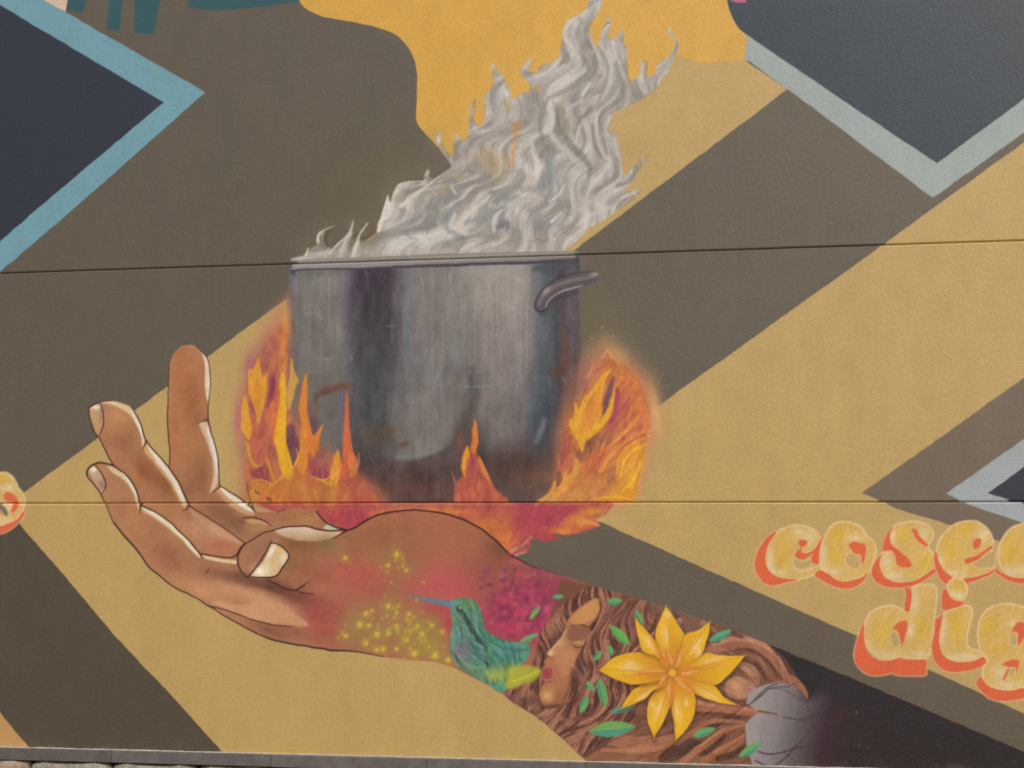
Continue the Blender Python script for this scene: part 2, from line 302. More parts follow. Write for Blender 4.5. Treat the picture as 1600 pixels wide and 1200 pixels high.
def tone(c, k=1.22): return tuple(float(np.clip(160 + (v - 160) * k, 40, 240)) for v in c)
def dull(c, k=.62): g_ = sum(c) / 3; return tuple(g_ + (v - g_) * k for v in c)
for pts, w, c, al in STK:
    stroke(pts, np.array(w if hasattr(w, '__len__') else [w, w]) * 1.0, tuple(v * .8 + 34 for v in dull(c, .75)) if max(c) < 150 else dull(c, .75), al * .8, 1.8 + .34 * float(np.max(w)), clip=sm)
for s, c in (('800,192 812,188 816,194 808,212 804,236 802,258 794,260 797,238 801,214', (205, 136, 66)), ('740,238 756,230 776,232 790,246 792,268 776,282 762,270 748,258', (186, 166, 124)), ('812,132 822,140 812,146 802,140', (206, 164, 92)), ('838,130 844,136 842,144 835,140', (208, 160, 90)), ('690,294 696,290 700,297 694,303', (170, 164, 96)), ('712,273 720,271 720,278 712,279', (186, 158, 96)), ('792,152 798,160 796,176 790,170', (176, 156, 92))):
    fill(s, c, .55, 7, True)
for x, y, r in ((773, 322, 7), (783, 318, 6), (640, 376, 8), (700, 370, 9), (862, 347, 4)): blob(x, y, r, r * .6, (200, 200, 198), .7, clip=sm)
blob(667, 262, 8, 7, (172, 164, 142), .9); blob(690, 395, 180, 8, (186, 176, 166), .7, clip=sm)
for x, y, rx, ry, ro in ((512, 378, 7, 14, 10), (548, 378, 5, 14, 20), (570, 375, 6, 12, 20), (586, 372, 6, 10, 20), (535, 362, 8, 10, 0), (640, 298, 16, 6, -10), (676, 284, 14, 6, -30), (700, 282, 12, 6, -30)): blob(x, y, rx, ry, (124, 114, 98), .55, ro, clip=sm)
wash(SX0, SY0, ramp3(np.tanh(.8 * s2), (118, 114, 110), (172, 166, 160), (230, 224, 216)), sm, .14)
for pts, w, c, al in STK:
    if max(c) > 190: stroke(pts, np.array(w if hasattr(w, '__len__') else [w, w]) * .55, tone(dull(c), 1.15), al * .5, 1.8, clip=sm)
# ragged, half-transparent edges along the strands; thin at the lower left
ed_ = mask(STEAM, 16, True); v0, v1, h0, h1 = SY0 - CY0, SY1 - CY0, SX0 - CX0, SX1 - CX0
X9, Y9 = grid(h0, h1, v0, v1); thin = np.clip((625 - X9 - (400 - Y9) * .35) / 90, 0, 1) * np.clip((400 - Y9) / 30, 0, 1)
ea = np.clip((ed_[v0:v1, h0:h1] - .5) * 2.2 + .50 + .46 * st_ - thin * (.6 - .5 * st_), 0, 1) * np.clip(mask(STEAM, 9, True)[v0:v1, h0:h1] * 1.6, 0, 1)
ea = ea[..., None]; img[v0:v1, h0:h1] = before[v0:v1, h0:h1] * (1 - ea) + img[v0:v1, h0:h1] * ea
for pts, w, c in (('478,398 481,387', (4, 2), (220, 202, 182)), ('497,378 499,364 522,353', (5, 3.4, 1), (216, 207, 188)), ('514,396 526,384 540,371 549,358 552,345', (4, 4, 3, 2.4, 1), (208, 199, 184)), ('552,398 558,378 563,364 575,349', (5, 4, 3, 1), (212, 203, 188)), ('592,360 597,340 606,305', (6, 5, 1), (226, 218, 206)), ('620,302 623,289 640,284 664,283', (2, 3, 2.4, 1), (220, 211, 198)), ('626,322 654,300 692,272', (5, 4, 1), (216, 206, 194))): stroke(pts, w, c, .85, 1.8)
soften(sm, .85)
mottle(sm, 16, 14, 6, 22); mottle(sm, 2.5, 3, 5, 23)

# --- pot
i_pot = part('painted_pot', 'large grey steel cooking pot standing in the flames')
POT = [(455, 413), (560, 409), (700, 404), (902, 396), (904, 404), (906, 420), (903, 440), (905, 500), (907, 555), (900, 610), (890, 660), (884, 700), (878, 745), (866, 775), (850, 786), (560, 784), (500, 760), (470, 720), (455, 660), (449, 600), (448, 520), (449, 440)]
pm = mask(POT, 1.6)
xs_ = [445, 450, 458, 475, 500, 528, 540, 552, 565, 590, 606, 618, 632, 650, 672, 700, 730, 760, 790, 812, 826, 836, 850, 866, 876, 890, 904, 910]
c_hi = [(112, 104, 92), (118, 108, 112), (112, 110, 108), (124, 119, 115), (130, 124, 118), (128, 122, 116), (116, 107, 112), (88, 78, 85), (74, 65, 71), (72, 63, 68), (76, 67, 72), (98, 90, 94), (112, 112, 113), (128, 123, 118), (129, 123, 118), (132, 126, 120), (146, 138, 130), (156, 147, 138), (160, 150, 142), (162, 152, 144), (150, 142, 136), (116, 116, 115), (100, 106, 108), (92, 92, 95), (86, 76, 82), (96, 86, 92), (92, 82, 86), (84, 76, 80)]
c_lo = [(112, 100, 96), (112, 100, 92), (114, 106, 98), (116, 108, 100), (114, 108, 102), (108, 103, 100), (104, 99, 102), (92, 92, 92), (84, 86, 86), (84, 84, 84), (92, 92, 90), (106, 102, 98), (120, 114, 110), (124, 117, 113), (124, 117, 112), (122, 114, 110), (114, 106, 102), (124, 114, 110), (122, 113, 108), (116, 106, 104), (110, 104, 104), (92, 96, 100), (82, 88, 94), (84, 80, 84), (92, 76, 72), (108, 86, 78), (104, 82, 74), (100, 80, 74)]
ch = np.array(c_hi, np.float32); cl = np.array(c_lo, np.float32)
def potcol(X, Y):
    t = np.clip((Y - 430) / 230, 0, 1)[..., None]; xx = np.broadcast_to(X, np.broadcast(X, Y).shape)
    xx = xx + 9 * np.sin(Y / 47.0) * t[..., 0]
    A = np.stack([np.interp(xx, xs_, ch[:, k]) for k in range(3)], -1); B = np.stack([np.interp(xx, xs_, cl[:, k]) for k in range(3)], -1)
    return (A * (1 - t) + B * t).astype(np.float32)
fill(POT, potcol, f=1.6, pid=i_pot)
def ps(pts, w, c, a=.8, f=5): stroke(pts, w, c, a, f, clip=pm)
fill('540,700 600,722 640,722 690,708 720,690 742,668 752,700 790,720 850,700 880,690 890,730 830,790 550,790', (92, 70, 64), .85, 34, True, pm)
blob(640, 745, 90, 26, (88, 66, 62), .8, clip=pm); blob(790, 725, 40, 24, (84, 62, 56), .8, clip=pm); blob(650, 765, 60, 14, (104, 70, 64), .8, clip=pm)
blob(590, 680, 26, 18, (106, 84, 70), .9, clip=pm); blob(608, 672, 14, 4, (118, 84, 58), .9, -10, clip=pm); blob(630, 695, 14, 4, (106, 80, 64), .8, -15, clip=pm)
blob(845, 745, 30, 16, (116, 80, 60), .8, clip=pm); blob(820, 690, 8, 18, (104, 92, 94), .6, 30, clip=pm)
ps('700,704 722,676 736,640 740,600 738,578', (20, 26, 18, 10, 4), (82, 75, 71), .75, 18); ps('690,710 660,720 625,726', (14, 16, 6), (82, 74, 70), .6, 14)
for x, y, rx, ry, c, a in ((582, 640, 22, 60, (80, 80, 80), .5), (568, 700, 26, 30, (86, 74, 70), .7), (752, 705, 22, 40, (84, 74, 70), .6), (815, 712, 40, 26, (86, 70, 66), .6), (855, 620, 16, 60, (76, 80, 84), .5), (700, 735, 60, 18, (80, 66, 62), .6), (480, 640, 30, 40, (104, 92, 80), .4)): blob(x, y, rx, ry, c, a, clip=pm)
ps('650,690 690,680 705,640', (22, 30, 20), (128, 121, 116), .6, 14); ps('620,714 650,712 690,700', (6, 10, 6), (126, 124, 120), .8, 6)
ps('770,640 780,680', (30, 20), (122, 112, 106), .5, 14); ps('845,660 858,640 872,600', (8, 8, 4), (70, 78, 92), .7, 8); ps('838,690 846,672 850,655', (6, 9, 6), (122, 120, 126), .8, 6)
ps('862,585 880,575', (12, 14), (98, 74, 68), .8, 8); ps('878,520 882,560 868,590', (12, 16, 8), (104, 76, 66), .8, 9); ps('893,470 896,540', (6, 8), (104, 92, 96), .6, 5); ps('868,480 872,560', (8, 8), (78, 84, 86), .6, 8)
ps('525,607 500,616 492,630', (8, 9, 4), (106, 72, 60), .8, 6); ps('548,602 512,606', (9, 8), (122, 80, 64), .8, 5); ps('500,585 530,590', (10, 12), (110, 108, 88), .5, 10); ps('475,590 490,640', (20, 24), (120, 110, 92), .5, 14)
ps('452,470 452,560', (5, 5), (146, 124, 130), .7, 4); ps('451,430 452,460', (4, 5), (96, 96, 82), .7, 4); ps('460,430 500,427 545,424', (10, 10, 6), (108, 102, 98), .6, 8)
ps('640,560 660,565 680,600', (26, 30, 20), (120, 124, 122), .5, 16); ps('633,470 638,540', (8, 12), (118, 124, 126), .7, 6); ps('655,520 662,560', (16, 16), (122, 114, 120), .5, 10); ps('736,585 760,586', (4, 8), (112, 112, 108), .6, 5); ps('725,604 768,604', (3, 3), (138, 142, 134), .8, 2.5); ps('700,580 745,590', (14, 14), (118, 110, 116), .4, 10)
ps('715,520 722,565', (10, 14), (124, 130, 128), .5, 8); ps('735,590 742,612', (8, 10), (92, 92, 92), .7, 6); ps('800,590 812,640', (18, 18), (126, 116, 120), .5, 12)
r3 = random.Random(5)
for k in range(210):
    x = r3.uniform(455, 898); y = r3.uniform(425, 650); L = r3.uniform(12, 70)
    t = 1 if (655 < x < 825 or x < 540) else .6
    c = r3.choice(((168, 160, 150), (158, 150, 142), (104, 98, 98), (140, 134, 132), (92, 90, 94)))
    stroke([(x, y), (x + r3.uniform(-1, 1), y + L)], [.5, r3.uniform(1.2, 4), .5], c, r3.uniform(.08, .3) * t, 2, clip=pm, smooth=False)
G = (190, 182, 172)
for pts, w, c, a in (('612,496 613,535', (1, 4, 1), G, .9), ('604,510 621,509', (1, 3, 1), G, .9), ('631,480 631,505 631,528', (1, 5, 1), (150, 138, 146), .9), ('638,450 637,480', (2, 4), (150, 140, 146), .8), ('615,455 617,470', (2, 4), (128, 116, 124), .8), ('657,428 660,446', (2, 6, 2), (176, 166, 158), .9), ('703,426 703,440', (2, 6, 2), (180, 170, 164), .9), ('677,432 677,450', 2, (156, 148, 140), .8),
    ('481,492 484,490', 5, (158, 150, 146), .9), ('492,480 493,492', 3, (156, 148, 144), .8), ('499,490 501,497', 3, (158, 150, 146), .9), ('504,562 518,559', (2, 6, 1), (172, 164, 158), .9), ('548,558 549,562', 5, (150, 140, 148), .9), ('781,545 783,566', (2, 5, 2), (172, 164, 156), .9), ('684,575 685,592', (2, 5, 2), (150, 156, 146), .9), ('755,535 757,545', 3, (158, 150, 140), .7), ('776,430 776,445', 3, (168, 160, 150), .7), ('635,629 650,629', (1, 3, 1), (156, 150, 144), .8), ('700,470 701,500', 3, (160, 150, 142), .5), ('650,520 652,526', 3, (150, 148, 146), .7), ('570,424 573,428', 3, (120, 112, 116), .8), ('880,590 884,600', 3, (150, 140, 138), .7), ('858,595 860,604', 3, (150, 142, 138), .7)):
    stroke(pts, np.array(w if hasattr(w, '__len__') else [w, w]) * 1.1, c, a * .5, 3, clip=pm)
soften(pm, .6)
for k in range(150):
    x = r3.uniform(660, 832) if k % 3 else r3.uniform(456, 540); y = r3.uniform(424, 520); L = r3.uniform(20, 110)
    stroke([(x, y), (x, y + L)], [.5, r3.uniform(1, 2.4), .5], r3.choice(((184, 175, 165), (176, 168, 160), (112, 106, 104))), r3.uniform(.12, .4), 1.4, False, clip=pm)
pl = lic(440, 915, 395, 790, lambda x, y: np.full_like(x, 1.57) + .05 * np.sin(x / 9), 26, 2.4, 511)
img[395 - CY0:790 - CY0, 440 - CX0:915 - CX0] += (np.tanh(pl * .6) * 4.5 * pm[395 - CY0:790 - CY0, 440 - CX0:915 - CX0])[..., None]
img[395 - CY0:790 - CY0, 440 - CX0:915 - CX0] *= 1 - (1 - np.array((.985, 1.0, 1.015), np.float32)) * pm[395 - CY0:790 - CY0, 440 - CX0:915 - CX0, None]
mottle(pm, 14, 40, 6, 32); mottle(pm, 9, 14, 5, 33); mottle(pm, 3, 5, 4, 34)
i_rim = part('rim', 'pale rolled rim of the pot', i_pot)
fill('456,421 458,412 475,405 560,402 700,396 903,392 904,402 800,409 700,413 560,419', lin(455, 0, (152, 142, 136), 905, 0, (132, 127, 123)), f=1.6, pid=i_rim)
stroke('460,417 560,412 700,406 800,402', (3, 4, 5, 3), (150, 148, 150), .7, 3); stroke('640,404 800,398 895,396', (3, 5, 4), (166, 158, 144), .7, 3)
stroke('456,424 475,421 560,420 620,417 700,414 800,411 900,409', (4, 3, 3, 4, 5, 5, 4), (78, 70, 80), .95, 2.5)
stroke('455,424 460,427', 6, (76, 78, 92), .9, 3); stroke('900,396 903,404 905,420', (2, 4, 3), (70, 66, 74), .95, 2); stroke('835,420 870,416 902,412', (8, 16, 8), (84, 86, 90), .8, 8, clip=pm); stroke('905,424 904,444 905,500 907,552', (1.6, 2, 1.4, 1.4), (76, 66, 72), .8, 1.5)
i_hd = part('handle', 'dark curved side handle of the pot', i_pot)
HD = '837,485 836,474 847,453 860,441 884,432 908,425 928,423 935,426 937,433 932,441 910,448 886,456 869,464 860,475 853,485 844,488'
hm = mask(HD, 1.2)
stroke('848,490 864,470 890,460 912,452', (8, 8, 7, 3), (66, 60, 66), .5, 7, clip=pm)
fill(HD, (96, 88, 91), pid=i_hd)
stroke('842,476 852,457 866,448 890,439 925,432', (5, 6, 5, 5, 6), (130, 120, 121), .7, 4, clip=hm); blob(853, 454, 7, 5, (166, 148, 148), .9, -40, clip=hm); blob(929, 428, 7, 4, (160, 148, 144), .9, clip=hm)
stroke('853,480 862,466 882,454 910,446', (2, 3, 3, 1.5), (160, 148, 148), .9, 1.6); stroke('837,484 836,473 846,455 860,442 882,432 907,425 929,424', (2, 2.2, 2, 2, 2, 1.4), (68, 60, 70), .9, 1.6); stroke('837,484 844,487 853,484 858,474 869,462 887,455', (2.5, 3, 2, 1.4, 1.2), (66, 60, 68), .9, 1.6)

# --- fire
i_f1 = part('painted_flame', 'orange and yellow flames licking the pot beside the upright finger')
i_f2 = part('painted_flame', 'small pink and orange flame under the pot middle')
i_f3 = part('painted_flame', 'big orange flame on the pot side below its handle')
i_f4 = part('painted_flame', 'magenta and orange fire glow spilling over the palm')
Y1, Y2, O1, O2, R1_, M1 = (222, 168, 48), (214, 152, 58), (210, 124, 58), (202, 104, 66), (182, 86, 78), (152, 72, 88)
fill('446,470 450,480 450,620 474,690 540,740 600,790 400,790 376,740 371,680 377,610 392,555 420,500', (172, 110, 88), .7, 40, True)
fill('447,500 450,560 452,640 500,690 560,740 590,786 400,786 384,760 380,700 378,640 390,580 410,545', (176, 98, 78), .8, 26, True, pid=i_f1)
for x, y, rx, ry, c, a in ((446, 505, 7, 24, (206, 152, 62), .8), (428, 540, 14, 16, (164, 98, 88), .8), (392, 568, 10, 16, (166, 92, 112), .8), (412, 555, 14, 18, (160, 100, 96), .7), (425, 600, 7, 22, (132, 72, 92), .9), (388, 600, 5, 30, (168, 92, 94), .6), (372, 655, 7, 26, (176, 92, 104), .7), (405, 690, 14, 28, (176, 88, 82), .9), (412, 738, 14, 10, (146, 64, 78), .9), (380, 705, 8, 14, (148, 112, 102), .6), (455, 690, 8, 24, (128, 80, 92), .9), (500, 738, 22, 14, (158, 72, 92), .9), (488, 650, 8, 20, (130, 92, 92), .7), (470, 640, 9, 40, (148, 104, 88), .7), (510, 700, 12, 26, (124, 108, 96), .6), (550, 620, 12, 20, (112, 100, 96), .4)):
    blob(x, y, rx, ry, c, a)
for s, c in (('403,559 396,575 389,578 387,600 391,618 398,640 404,662 411,640 416,612 418,582 411,590 407,574', Y2), ('440,522 446,500 449,545 448,600 446,660 441,640 438,580', (202, 128, 76)), ('436,600 443,580 447,620 447,660 446,690 453,712 456,728 448,740 438,735 431,705 426,680 432,645', Y1),
    ('455,560 460,580 466,594 462,606 453,640 448,626 452,592', (192, 150, 78)), ('477,584 480,602 479,640 484,660 488,676 482,690 481,712 479,732 470,742 462,727 468,700 470,668 467,640 471,610', O1), ('505,662 497,672 490,681 484,670 480,652 479,690 489,716 497,702 499,682', O1),
    ('378,640 383,618 389,645 393,670 390,688 384,680 377,672', Y2), ('420,640 428,630 432,655 430,690 424,675', O2)):
    fill(s, c, 1, 2.2, True)
fill('392,768 398,752 425,757 433,752 445,728 456,731 470,724 480,736 487,743 508,750 517,742 519,716 528,703 530,716 534,724 536,690 538,655 541,612 544,640 546,680 552,705 557,722 558,736 566,760 592,786 396,786', lin(420, 0, (192, 124, 56), 580, 0, (172, 84, 76)), 1, 2.4, pid=i_f1)
for s, c in (('541,612 544,640 546,672 551,700 557,723 552,740 541,748 533,738 536,700 538,658', (204, 102, 68)), ('528,703 530,716 532,738 524,762 516,752 518,728 522,714', (216, 146, 60)), ('555,715 558,735 552,748 545,740 549,715', (206, 136, 70)), ('475,650 480,690 479,725 470,738 464,726 469,700', (214, 150, 52)), ('446,690 453,712 457,732 451,748 440,742 443,715', (214, 158, 54)), ('396,600 404,600 410,612 404,640 398,630', (208, 128, 54))):
    fill(s, c, .95, 2.5, True)
for pts, w, c in (('385,690 390,712 398,728 408,727', (3, 5, 6, 3), (206, 152, 58)), ('416,715 424,736 431,756', (3, 5, 3), (206, 138, 56)), ('431,756 440,745 446,730', (4, 4, 2), (216, 164, 60)), ('425,757 408,752', (5, 2), (204, 138, 58)), ('456,731 464,722', (3, 2), (224, 186, 110)), ('505,751 516,757', (4, 7), (220, 172, 48)), ('450,720 453,727', 2, (226, 190, 100)), ('487,744 508,751', (2, 2), (208, 150, 90)), ('561,708 559,728', (1.5, 2.5), (196, 140, 134)), ('478,590 478,640', (2, 4), (206, 142, 74)), ('440,640 443,690', (5, 8), (226, 178, 44)), ('381,632 388,660', (4, 6), (218, 164, 62)), ('432,600 436,640 434,664', (3, 8, 3), (196, 96, 66)), ('415,620 424,640 430,664', (2, 9, 4), (196, 100, 70))):
    stroke(pts, w, c, .95, 1.8)
for s, c in (('448,668 458,664 467,690 466,710 461,722 456,729 452,712 447,690', (110, 72, 82)), ('424,597 430,590 428,620 422,632 416,640 418,620', (136, 66, 84)), ('482,655 492,652 495,668 490,680 486,672', (106, 80, 88)), ('480,728 492,732 514,740 510,750 492,746 482,738', (150, 68, 92)), ('420,700 430,690 432,718 427,724', (150, 78, 86)), ('392,738 412,728 422,742 424,755 406,752', (140, 66, 76)), ('390,620 398,640 400,650 394,640', (136, 64, 84))):
    fill(s, c, .85, 4, True)
blob(505, 770, 60, 12, (182, 124, 62), .8); blob(430, 776, 30, 8, (190, 106, 62), .8); blob(560, 765, 20, 18, (166, 80, 76), .8); blob(540, 730, 8, 14, (196, 100, 66), .6)
fill('384,764 392,770 398,786 388,786', (176, 134, 92), .9, 3); stroke('399,768 404,772', 3, (78, 44, 40)); stroke('417,778 424,781', 3, (88, 46, 38)); stroke('386,756 390,775 396,796 399,802', (2, 2.4, 2.4, 1.6), (72, 52, 36), .9)
fill('708,786 711,768 714,752 722,746 721,716 728,699 734,706 736,690 741,656 746,672 747,692 744,706 747,715 753,722 762,740 768,754 778,768 800,786', (178, 90, 78), .95, 4, pid=i_f2)
for s, c in (('741,656 746,675 746,695 740,712 736,702 738,680', (210, 128, 58)), ('730,697 733,710 728,728 726,746 721,726', (222, 146, 46)), ('748,714 757,728 763,745 766,757 758,746 750,734', (212, 122, 66)), ('738,705 742,725 736,745 732,725', (160, 76, 88)), ('748,730 756,745 752,758 745,745', (150, 78, 82))): fill(s, c, .9, 2.5, True)
stroke('706,737 710,752 712,772', (1.5, 3, 2), (178, 112, 104), .8, 2); blob(735, 768, 24, 14, (184, 92, 80), .6); blob(720, 690, 10, 20, (134, 84, 72), .5)
# right flame
fill('915,560 930,536 948,524 970,540 990,560 1010,582 1030,610 1040,640 1036,690 1022,730 1004,770 960,790 890,790 876,740 872,690 882,640 898,600', (190, 142, 98), .3, 44, True)
fill('925,545 945,530 965,545 990,566 1010,590 1024,620 1028,650 1022,690 1008,725 998,765 975,786 880,786 868,770 873,715 878,680 886,640 900,605 912,575', (200, 130, 84), .38, 50, True)
fill('918,600 938,566 955,560 978,572 1000,600 1014,640 1010,690 1000,730 990,772 970,786 880,786 870,770 875,715 880,680 888,645', (204, 126, 76), .85, 32, True, pid=i_f3)
rq = random.Random(8)
for k in range(110):
    t_ = rq.random(); x, y = 925 + t_ * 105 + rq.gauss(0, 9), 545 + t_ * 75 + rq.gauss(-6, 12)
    blob(x, y, rq.uniform(.8, 1.8), rq.uniform(.8, 1.8), rq.choice(((214, 150, 90), (206, 128, 76), (200, 160, 104))), rq.uniform(.2, .6))
for x, y, rx, ry, c, a, ro in ((915, 590, 14, 26, (164, 92, 84), .8, 20), (940, 575, 16, 18, (190, 108, 84), .8, 0), (985, 600, 20, 22, (206, 116, 70), .8, 0), (1005, 650, 18, 34, (202, 116, 78), .8, 0), (970, 635, 12, 36, (176, 88, 88), .8, 10), (960, 660, 14, 20, (168, 84, 92), .8, 30), (935, 690, 20, 10, (124, 82, 76), .95, -20), (925, 692, 14, 12, (112, 76, 72), .8, 0), (955, 745, 12, 16, (140, 96, 86), .9, 20), (990, 680, 26, 8, (186, 96, 96), .7, -35), (935, 725, 20, 24, (198, 104, 72), .9, 20), (925, 745, 30, 20, (192, 118, 76), .8, 0), (884, 700, 9, 44, (152, 80, 78), .9, 5), (890, 650, 6, 20, (176, 112, 66), .6, 0), (912, 755, 24, 14, (190, 128, 78), .7, 0), (930, 738, 5, 5, (164, 70, 104), .8, 0), (900, 610, 10, 30, (128, 86, 74), .7, 20), (1024, 640, 8, 40, (212, 164, 98), .8, -8), (965, 552, 20, 10, (196, 146, 88), .6, 40)):
    blob(x, y, rx, ry, c, a, ro)
fill('1000,686 985,696 971,710 967,735 963,755 953,770 930,783 986,784 995,765 1001,740 1008,712', (222, 160, 60), .9, 14, True, pid=i_f3)
fill('955,575 940,588 922,611 909,626 904,640 898,628 898,654 890,655 889,664 894,678 902,691 907,706 912,705 916,691 930,679 946,662 956,640 961,607 955,622 948,640 941,648 940,630 944,600', (218, 158, 58), .97, 2.6, True)
fill('938,600 936,640 930,665 915,680 906,672 912,640 924,620', (212, 128, 68), .7, 8, True)
fill('960,588 952,600 944,625 941,649 948,640 956,615', (118, 84, 88), .9, 3, True); fill('946,636 943,650 940,652 941,640', (92, 78, 52), .8, 2); fill('963,606 969,622 966,642 957,660 950,668 957,642', (164, 78, 96), .85, 4, True)
fill('909,692 918,688 926,700 918,718 908,722 900,712 896,698 904,704', (116, 80, 66), .7, 5, True); fill('898,714 905,726 904,740 896,732', (214, 156, 76), .9, 2.5, True)
for pts, w, c, a in (('942,655 925,672 912,690 910,704', (5, 9, 8, 3), Y1, .9), ('953,640 945,656 930,672', (4, 8, 5), (226, 170, 44), .9), ('1000,648 985,668 962,690 945,705', (2, 4, 5, 3), (216, 136, 66), .95), ('1012,668 985,684 960,702 944,722 938,738', (2, 5, 7, 6, 3), (218, 142, 70), .95), ('1016,680 990,692 968,712 964,740', (2, 5, 5, 3), (226, 164, 66), .95), ('1000,622 985,648 968,664', (3, 6, 3), (214, 132, 68), .8), ('1006,662 980,680 955,698', (2, 4, 2), (180, 86, 92), .8), ('995,640 980,662 965,676', (2, 4, 2), (184, 92, 92), .8), ('872,712 874,730 870,748', (1.5, 4, 2), (206, 112, 82), .95), ('950,693 938,712 930,730', (3, 6, 3), (196, 96, 72), .8), ('975,730 985,700', (6, 10), (222, 148, 60), .8), ('990,755 975,770', (10, 8), (232, 176, 40), .8), ('990,705 998,700', 8, (228, 176, 48), .8), ('985,772 955,776', (8, 6), (232, 168, 48), .9), ('955,576 962,586 975,590', (2, 3, 2), (212, 150, 70), .8), ('900,640 903,660 906,685', (5, 7, 5), (224, 168, 48), .8), ('918,590 926,572', (6, 4), (206, 140, 66), .6), ('926,560 925,590', (3, 5), (200, 118, 86), .6)):
    stroke(pts, w, c, a, 2.2)
fill('898,716 903,726 899,746 889,762 878,772 855,782 838,785 855,770 868,751 872,762 880,750 884,735 889,742 895,734', (210, 148, 74), .95, 2.6, True, pid=i_f3)
stroke('845,783 860,770 868,754', (3, 3, 2), (216, 172, 88), .9, 2); fill('872,735 880,745 876,758 871,758', (96, 66, 72), .8, 3, True); blob(900, 772, 40, 8, (196, 140, 86), .7); blob(920, 760, 16, 8, (176, 96, 76), .5)
# below the joint
fill([(395, 786), (960, 786), (948, 802), (930, 812), (938, 821), (915, 830), (890, 836), (862, 834), (872, 843), (850, 847), (832, 840), (826, 862), (800, 870), (777, 850), (757, 833), (735, 820), (700, 810), (640, 802), (575, 815), (540, 830), (500, 810), (430, 800)], lin(520, 0, (166, 72, 82), 900, 0, (166, 70, 86)), 1, 3, pid=i_f4)
fb = (ids == i_f4).astype(np.float32)
for x, y, rx, ry, c, a in ((540, 812, 36, 14, (166, 62, 80), .9), (640, 792, 60, 6, (172, 104, 86), .9), (690, 800, 70, 6, (206, 132, 66), .9), (760, 820, 34, 18, (206, 126, 62), .9), (785, 845, 20, 22, (212, 128, 58), .9), (790, 800, 40, 12, (166, 86, 80), .6), (850, 808, 34, 18, (162, 62, 86), .9), (600, 803, 20, 6, (206, 124, 68), .8), (700, 789, 80, 4, (176, 98, 88), .7), (905, 815, 26, 12, (214, 142, 60), .9), (930, 800, 22, 10, (218, 158, 62), .9), (880, 830, 26, 6, (214, 132, 62), .9), (838, 836, 18, 8, (172, 72, 84), .8), (470, 794, 50, 8, (176, 100, 74), .9)):
    blob(x, y, rx, ry, c, a, clip=fb)
for pts, w, c in (('945,800 925,808 905,812', (2, 5, 3), (176, 104, 96)), ('890,790 875,812 850,822', (3, 8, 4), (164, 64, 96)), ('912,812 935,820', (5, 3), (220, 164, 66)), ('848,838 878,842', (5, 1), (176, 74, 82)), ('800,862 818,850 830,838', (5, 3, 2), (192, 150, 132)), ('805,868 822,862', (4, 2), (204, 150, 120)), ('812,856 828,852', (4, 2), (96, 90, 70))): stroke(pts, w, c, .8, 2.5)
fm = np.isin(ids, (i_f1, i_f2, i_f3, i_f4)).astype(np.float32)
fz = np.maximum(fm, mask('360,560 440,470 450,500 480,560 545,600 560,700 600,786 370,786', 12)); fz = np.maximum(fz, mask('700,786 720,690 742,650 770,740 800,786', 8)); fz = np.maximum(fz, mask('830,786 868,740 880,640 920,560 950,530 1035,610 1035,700 990,786', 12))
def fire_ang(x, y): return np.where(x > 800, 1.05, 1.5) + .42 * np.sin(y / 15.0 + x / 19.0) + np.where(x > 800, .25 * np.sin(x / 31.0), 0)
for fx0, fx1, fy0, fy1, sd_ in ((365, 600, 490, 790, 521), (700, 800, 650, 790, 522), (835, 1045, 525, 790, 523), (500, 965, 784, 870, 524)):
    fl1 = lic(fx0, fx1, fy0, fy1, fire_ang, 18, 5.0, sd_); fl2 = lic(fx0, fx1, fy0, fy1, fire_ang, 14, 2.4, sd_ + 30)
    ft = np.tanh(.6 * fl1 + .4 * fl2); v = (slice(fy0 - CY0, fy1 - CY0), slice(fx0 - CX0, fx1 - CX0))
    gl = np.clip(blur_arr(fm[..., None], 2.5)[v][..., 0] * 1.5 - .5 + .25 * ft, 0, 1)
    lum = img[v].mean(-1, keepdims=True); lay = ramp3(ft, (140, 68, 80), (204, 116, 68), (232, 172, 66))
    wgt = (gl * np.where(fy0 > 780, .14, .25))[..., None]; img[v] = img[v] * (1 - wgt) + lay * wgt
soften(fz, .8, 1.0, 10, 321)
for s_, c in (('403,559 397,574 390,578 388,600 392,618 399,640 404,660 410,640 415,612 417,584 411,592 407,576', Y2), ('440,600 444,582 447,620 447,660 447,690 454,712 457,730 450,742 440,735 433,705 428,680 434,645', (226, 172, 46)), ('455,560 460,580 466,594 462,606 453,636 450,624 453,592', (200, 156, 80)), ('477,584 480,602 480,640 485,660 489,678 483,692 482,712 480,732 472,742 465,727 470,700 472,668 469,640 472,610', (214, 132, 58)), ('505,662 498,673 491,682 485,672 482,690 489,714 496,700 499,682', (212, 128, 58)), ('378,640 383,618 389,645 393,670 390,686 384,680 379,670', (220, 158, 58)),
    ('541,610 544,640 546,672 551,700 557,723 551,728 544,700 539,690 538,660', (206, 106, 70)), ('528,702 531,716 532,736 524,760 519,748 520,728 523,714', (222, 150, 60)), ('741,655 746,672 747,690 741,710 738,700 739,680', (216, 132, 58)), ('730,696 733,710 728,728 726,744 723,726', (228, 152, 48)), ('748,714 757,727 763,744 767,757 758,744 751,733', (216, 126, 68)),
    ('955,575 941,588 923,611 910,627 904,642 899,628 899,655 891,655 890,664 895,677 903,690 908,704 911,704 914,690 924,676 936,664 941,650 939,632 944,602', (222, 164, 58)), ('961,606 956,622 949,640 942,652 930,668 916,684 922,684 940,670 951,655 957,640', (228, 172, 46)), ('898,715 904,726 900,745 890,760 878,770 862,778 870,764 880,750 885,737 889,744 895,736', (214, 150, 72))):
    fill(s_, c, .7, 1.6, True)
